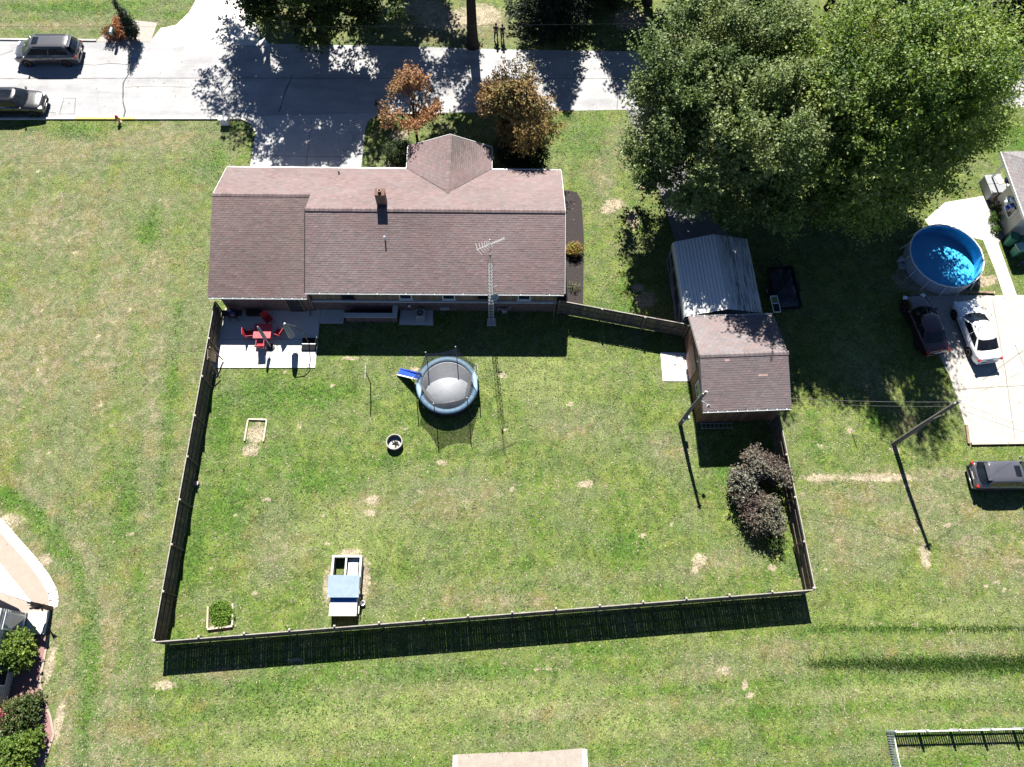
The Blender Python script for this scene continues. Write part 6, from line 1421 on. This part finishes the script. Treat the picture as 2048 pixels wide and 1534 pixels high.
def bin_(label, loc, rz, tilt=0.0, lid=None):
    b = thing('wheelie_bin', label, 'bin', loc, rz, 'green wheelie bins'); b.rotation_euler = (0, tilt, rz)
    m = MB(); m.add([(-.22, -.24, .06), (.22, -.24, .06), (.22, .24, .06), (-.22, .24, .06), (-.29, -.30, 1.0), (.29, -.30, 1.0), (.29, .30, 1.0), (-.29, .30, 1.0)], [(3, 2, 1, 0), (4, 5, 6, 7), (0, 1, 5, 4), (1, 2, 6, 5), (2, 3, 7, 6), (3, 0, 4, 7)]); m.build('tub', M_BIN, b, bevel=.03)
    l_ = MB().box((0, .02, 1.05), (.64, .68, .09)).build('lid', lid or M_BIN, b, bevel=.03); MB().box((0, 0, 1.10), (.44, .42, .03)).build('lid_panel', lid or M_BIN, l_, bevel=.01)
    for sx in (-.24, .24): MB().tube([(sx - .03, .28, .12), (sx + .03, .28, .12)], .12, 12).build('wheel', M_TYRE, b)
    MB().tube([(-.24, .38, .98), (.24, .38, .98)], .018, 6).build('handle', M_BIN, b); return b
bin_('green wheelie bin with a pale lid standing by the walk', (37.25, 30.35, 0), .3, 0, M_BINL)
bin_('dark green bin nearest the beige house corner', (37.0, 31.25, 0), -.4)
bin_('dark green bin behind the pale-lidded bin', (37.85, 31.0, 0), .15)
bg_ = thing('bicycle', 'dark child bicycle with blue parts lying behind the bins', 'bicycle', (37.6, 29.5, 0), .5)
for x in (-.42, .42):
    w_ = MB()
    for k in range(18):
        a0, a1 = 2 * math.pi * k / 18, 2 * math.pi * (k + 1) / 18; w_.tube([(math.cos(a0) * .26, 0, .28 + math.sin(a0) * .26), (math.cos(a1) * .26, 0, .28 + math.sin(a1) * .26)], .025, 5)
    wo = w_.build('wheel', M_TYRE, bg_, (x, 0, 0)); MB().tube([(0, -.03, .28), (0, .03, .28)], .04, 8).build('hub', M_GALV, wo)
MB().tube([(-.42, 0, .28), (-.12, 0, .62), (.30, 0, .66), (0, 0, .30), (-.42, 0, .28)], .02, 6).build('frame', M_BLUE, bg_); MB().tube([(.42, 0, .28), (.30, 0, .72), (.26, 0, .82)], .018, 6).build('fork', M_GALV, bg_)
MB().tube([(.22, -.22, .86), (.28, 0, .82), (.22, .22, .86)], .014, 6).build('handlebar', M_BLACKP, bg_); MB().box((-.14, 0, .70), (.22, .12, .05)).build('saddle', M_BLACKP, bg_)

# ------------------------------------------------------------------ street things
hy_ = thing('fire_hydrant', 'yellow fire hydrant with red cap behind the painted kerb', 'hydrant', (*(-29.53, 41.67), 0)); M_HYD = pm('hydrant_yellow', (.60, .48, .26), (.5, .38, .2), 5, .5); M_HYC = pm('hydrant_red', (.40, .03, .03), None, 5, .5)
MB().lathe([(.15, 0), (.15, .06), (.10, .08), (.10, .52), (.13, .54), (.13, .58)], 14).build('barrel', M_HYD, hy_); MB().lathe([(.12, .58), (.10, .70), (.04, .76), (.03, .80), (0, .80)], 12, cap=False).build('bonnet', M_HYC, hy_)
for sx in (-1, 1): MB().tube([(sx * .08, 0, .44), (sx * .19, 0, .44)], .05, 10).build('outlet', M_HYC, hy_)
ub = thing('utility_box', 'pale utility box on the verge left of the house driveway', 'utility box', (*(-21.42, 41.67), 0)); MB().box((0, 0, .30), (.66, .45, .60)).build('cabinet', M_WHITE, ub, bevel=.03); MB().box((0, 0, .62), (.70, .49, .05)).build('hood', M_WHITE, ub, bevel=.01)
def mailbox(label, loc, mat, rz=0):
    m = thing('mailbox', label, 'mailbox', (*loc, 0), rz); MB().box((0, 0, .5), (.10, .10, 1.0)).build('post', M_POLE, m)
    q = MB(); n = 9; pr2 = [(-.12, 1.02), (.12, 1.02)] + [(.12 * math.cos(math.pi * k / n), 1.16 + .12 * math.sin(math.pi * k / n)) for k in range(n + 1)]; k2 = len(pr2)
    q.add([(x, -.26, z) for x, z in pr2] + [(x, .26, z) for x, z in pr2], [tuple(range(k2)), tuple(range(k2, 2 * k2))[::-1]] + [(i, k2 + i, k2 + (i + 1) % k2, (i + 1) % k2) for i in range(k2)]); q.build('box', mat, m)
    MB().box((.135, .05, 1.22), (.015, .04, .18)).build('flag', M_HYC, m); return m
mailbox('teal mailbox on a post in the stone bed', (-31.31, 49.90), pm('teal_paint', (.18, .42, .38), None, 4, .4), 0)
mailbox('dark mailbox at the kerb right of the house driveway', (-9.68, 42.85), M_BLACKP, 0)
wv = thing('garden_ornament', 'black metal bird ornament on the corner patio at left', 'ornament', (*(-26.62, 5.23), 0))
MB().tube([(0, 0, 0), (-.02, .05, .9)], .02, 6).build('rod', M_BLACKP, wv); bdy = MB().lathe([(0, -.35), (.10, -.22), (.17, 0), (.12, .18), (.06, .32), (.08, .40), (.05, .48), (0, .56)], 12, cap=False).build('bird_body', M_BLACKP, wv, (-.05, .1, 1.25), smooth=True); bdy.rotation_euler = (.3, -.5, 0)
tl = MB()
for k in range(7): a = -.6 + k * .2; tl.tube([(.05, 0, 1.1), (.25 + .05 * math.cos(a), .05 * k - .15, 1.3 + .05 * k), (.42 + .03 * k, .07 * k - .2, 1.55 + .04 * k)], [.03, .035, .01], 5)
tl.build('tail_feathers', M_BLACKP, wv); MB().tube([(-.2, .15, 1.75), (-.35, .2, 1.72)], [.03, .005], 5).build('beak', M_BLACKP, wv)
bb = thing('garden_bench', 'white stone bench among the bushes at the left edge', 'bench', (*(-27.28, -1.25), 0), .1)
MB().box((0, 0, .42), (.95, .62, .08)).build('seat', M_WHITE, bb, bevel=.02)
for sx in (-.32, .32): MB().box((sx, 0, .19), (.14, .5, .38)).build('leg', M_WHITE, bb)

# ------------------------------------------------------------------ the two people across the road
M_SKIN = pm('skin', (.45, .28, .20), (.38, .23, .16), 6, .6); M_HAIR = pm('dark_hair', (.03, .02, .015), None, 9, .7)
def skin_body(name, parent, joints, edges, mat, root=0):
    me = bpy.data.meshes.new(name); me.from_pydata([j[0] for j in joints], edges, []); me.materials.append(mat)
    o = bpy.data.objects.new(name, me); COL.objects.link(o); o.parent = parent
    bm = bmesh.new(); bm.from_mesh(me); ly = bm.verts.layers.skin.verify(); bm.verts.ensure_lookup_table()
    for i, v in enumerate(bm.verts): rr_ = joints[i][1]; v[ly].radius = (rr_, rr_) if not hasattr(rr_, '__len__') else rr_; v[ly].use_root = (i == root)
    bm.to_mesh(me); bm.free(); o.modifiers.new('skin', 'SKIN'); s = o.modifiers.new('sub', 'SUBSURF'); s.levels = 1; s.render_levels = 1
    return o
def person(label, loc, rz, top, bottom, stride=.12, armbend=.2, h=1.0):
    p = thing('person', label, 'person', (*loc, 0), rz); p.scale = (h, h, h)
    J = [((0, 0, .92), (.15, .11)), ((0, 0, 1.15), (.14, .10)), ((0, 0, 1.36), (.17, .10)), ((0, .0, 1.47), .055), ((0, .01, 1.54), .06), ((0, .02, 1.62), (.085, .10)), ((0, .015, 1.70), .06)]
    E = [(0, 1), (1, 2), (2, 3), (3, 4), (4, 5), (5, 6)]
    for s_ in (-1, 1):
        b = len(J); J += [((s_ * .18, 0, 1.38), .055), ((s_ * .23, -.02, 1.12), .045), ((s_ * .22, armbend, .95 + armbend * .5), .035), ((s_ * .20, armbend * 1.3, .90 + armbend * .6), (.022, .035))]
        E += [(2, b), (b, b + 1), (b + 1, b + 2), (b + 2, b + 3)]; hb = b + 3
        for q in range(5):
            f = len(J); J += [((s_ * (.20 + .012 * (q - 2)), armbend * 1.3 + .03, .87 + armbend * .6), .009), ((s_ * (.20 + .014 * (q - 2)), armbend * 1.3 + .045 + .01 * (q % 3), .83 + armbend * .6), .008)]; E += [(hb, f), (f, f + 1)]
        b = len(J); J += [((s_ * .09, 0, .84), .095), ((s_ * .10, s_ * stride * .5, .48), .062), ((s_ * .10, s_ * stride, .09), .042), ((s_ * .11, s_ * stride + .14, .035), (.04, .03))]; E += [(0, b), (b, b + 1), (b + 1, b + 2), (b + 2, b + 3)]
    skin_body('body', p, J, E, M_SKIN)
    T = [((0, 0, .90), (.175, .13)), ((0, 0, 1.15), (.16, .12)), ((0, 0, 1.36), (.19, .12)), ((0, 0, 1.44), .08)]; TE = [(0, 1), (1, 2), (2, 3)]
    for s_ in (-1, 1): b = len(T); T += [((s_ * .18, 0, 1.38), .072), ((s_ * .23, -.02, 1.13), .062)]; TE += [(2, b), (b, b + 1)]
    skin_body('shirt', p, T, TE, top)
    Q = [((0, 0, .93), (.172, .125))]; QE = []
    for s_ in (-1, 1): b = len(Q); Q += [((s_ * .09, 0, .82), .108), ((s_ * .10, s_ * stride * .5, .48), .078), ((s_ * .10, s_ * stride, .12), .06)]; QE += [(0, b), (b, b + 1), (b + 1, b + 2)]
    skin_body('trousers', p, Q, QE, bottom)
    MB().lathe([(.0, .11), (.07, .09), (.105, .02), (.10, -.06), (.08, -.12)], 12, (0, -.005, 1.66), cap=False).build('hair', M_HAIR, p, smooth=True)
    for s_ in (-1, 1): MB().box((s_ * .11, s_ * stride + .08, .035), (.09, .26, .07)).build('shoe', M_BLACKP, p, bevel=.02)
    return p
M_BLKC = pm('black_cloth', (.018, .018, .02), None, 6, .9); M_NAVY = pm('charcoal_cloth', (.035, .036, .045), None, 6, .9)
person('person in dark clothes standing left of the other person', (-.54, 50.7), 2.9, M_NAVY, M_BLKC, .14, .22, .90)
person('person in black clothes standing nearest the dark evergreen', (-.02, 50.6), -2.9, M_BLKC, M_BLKC, .06, .26, .90)
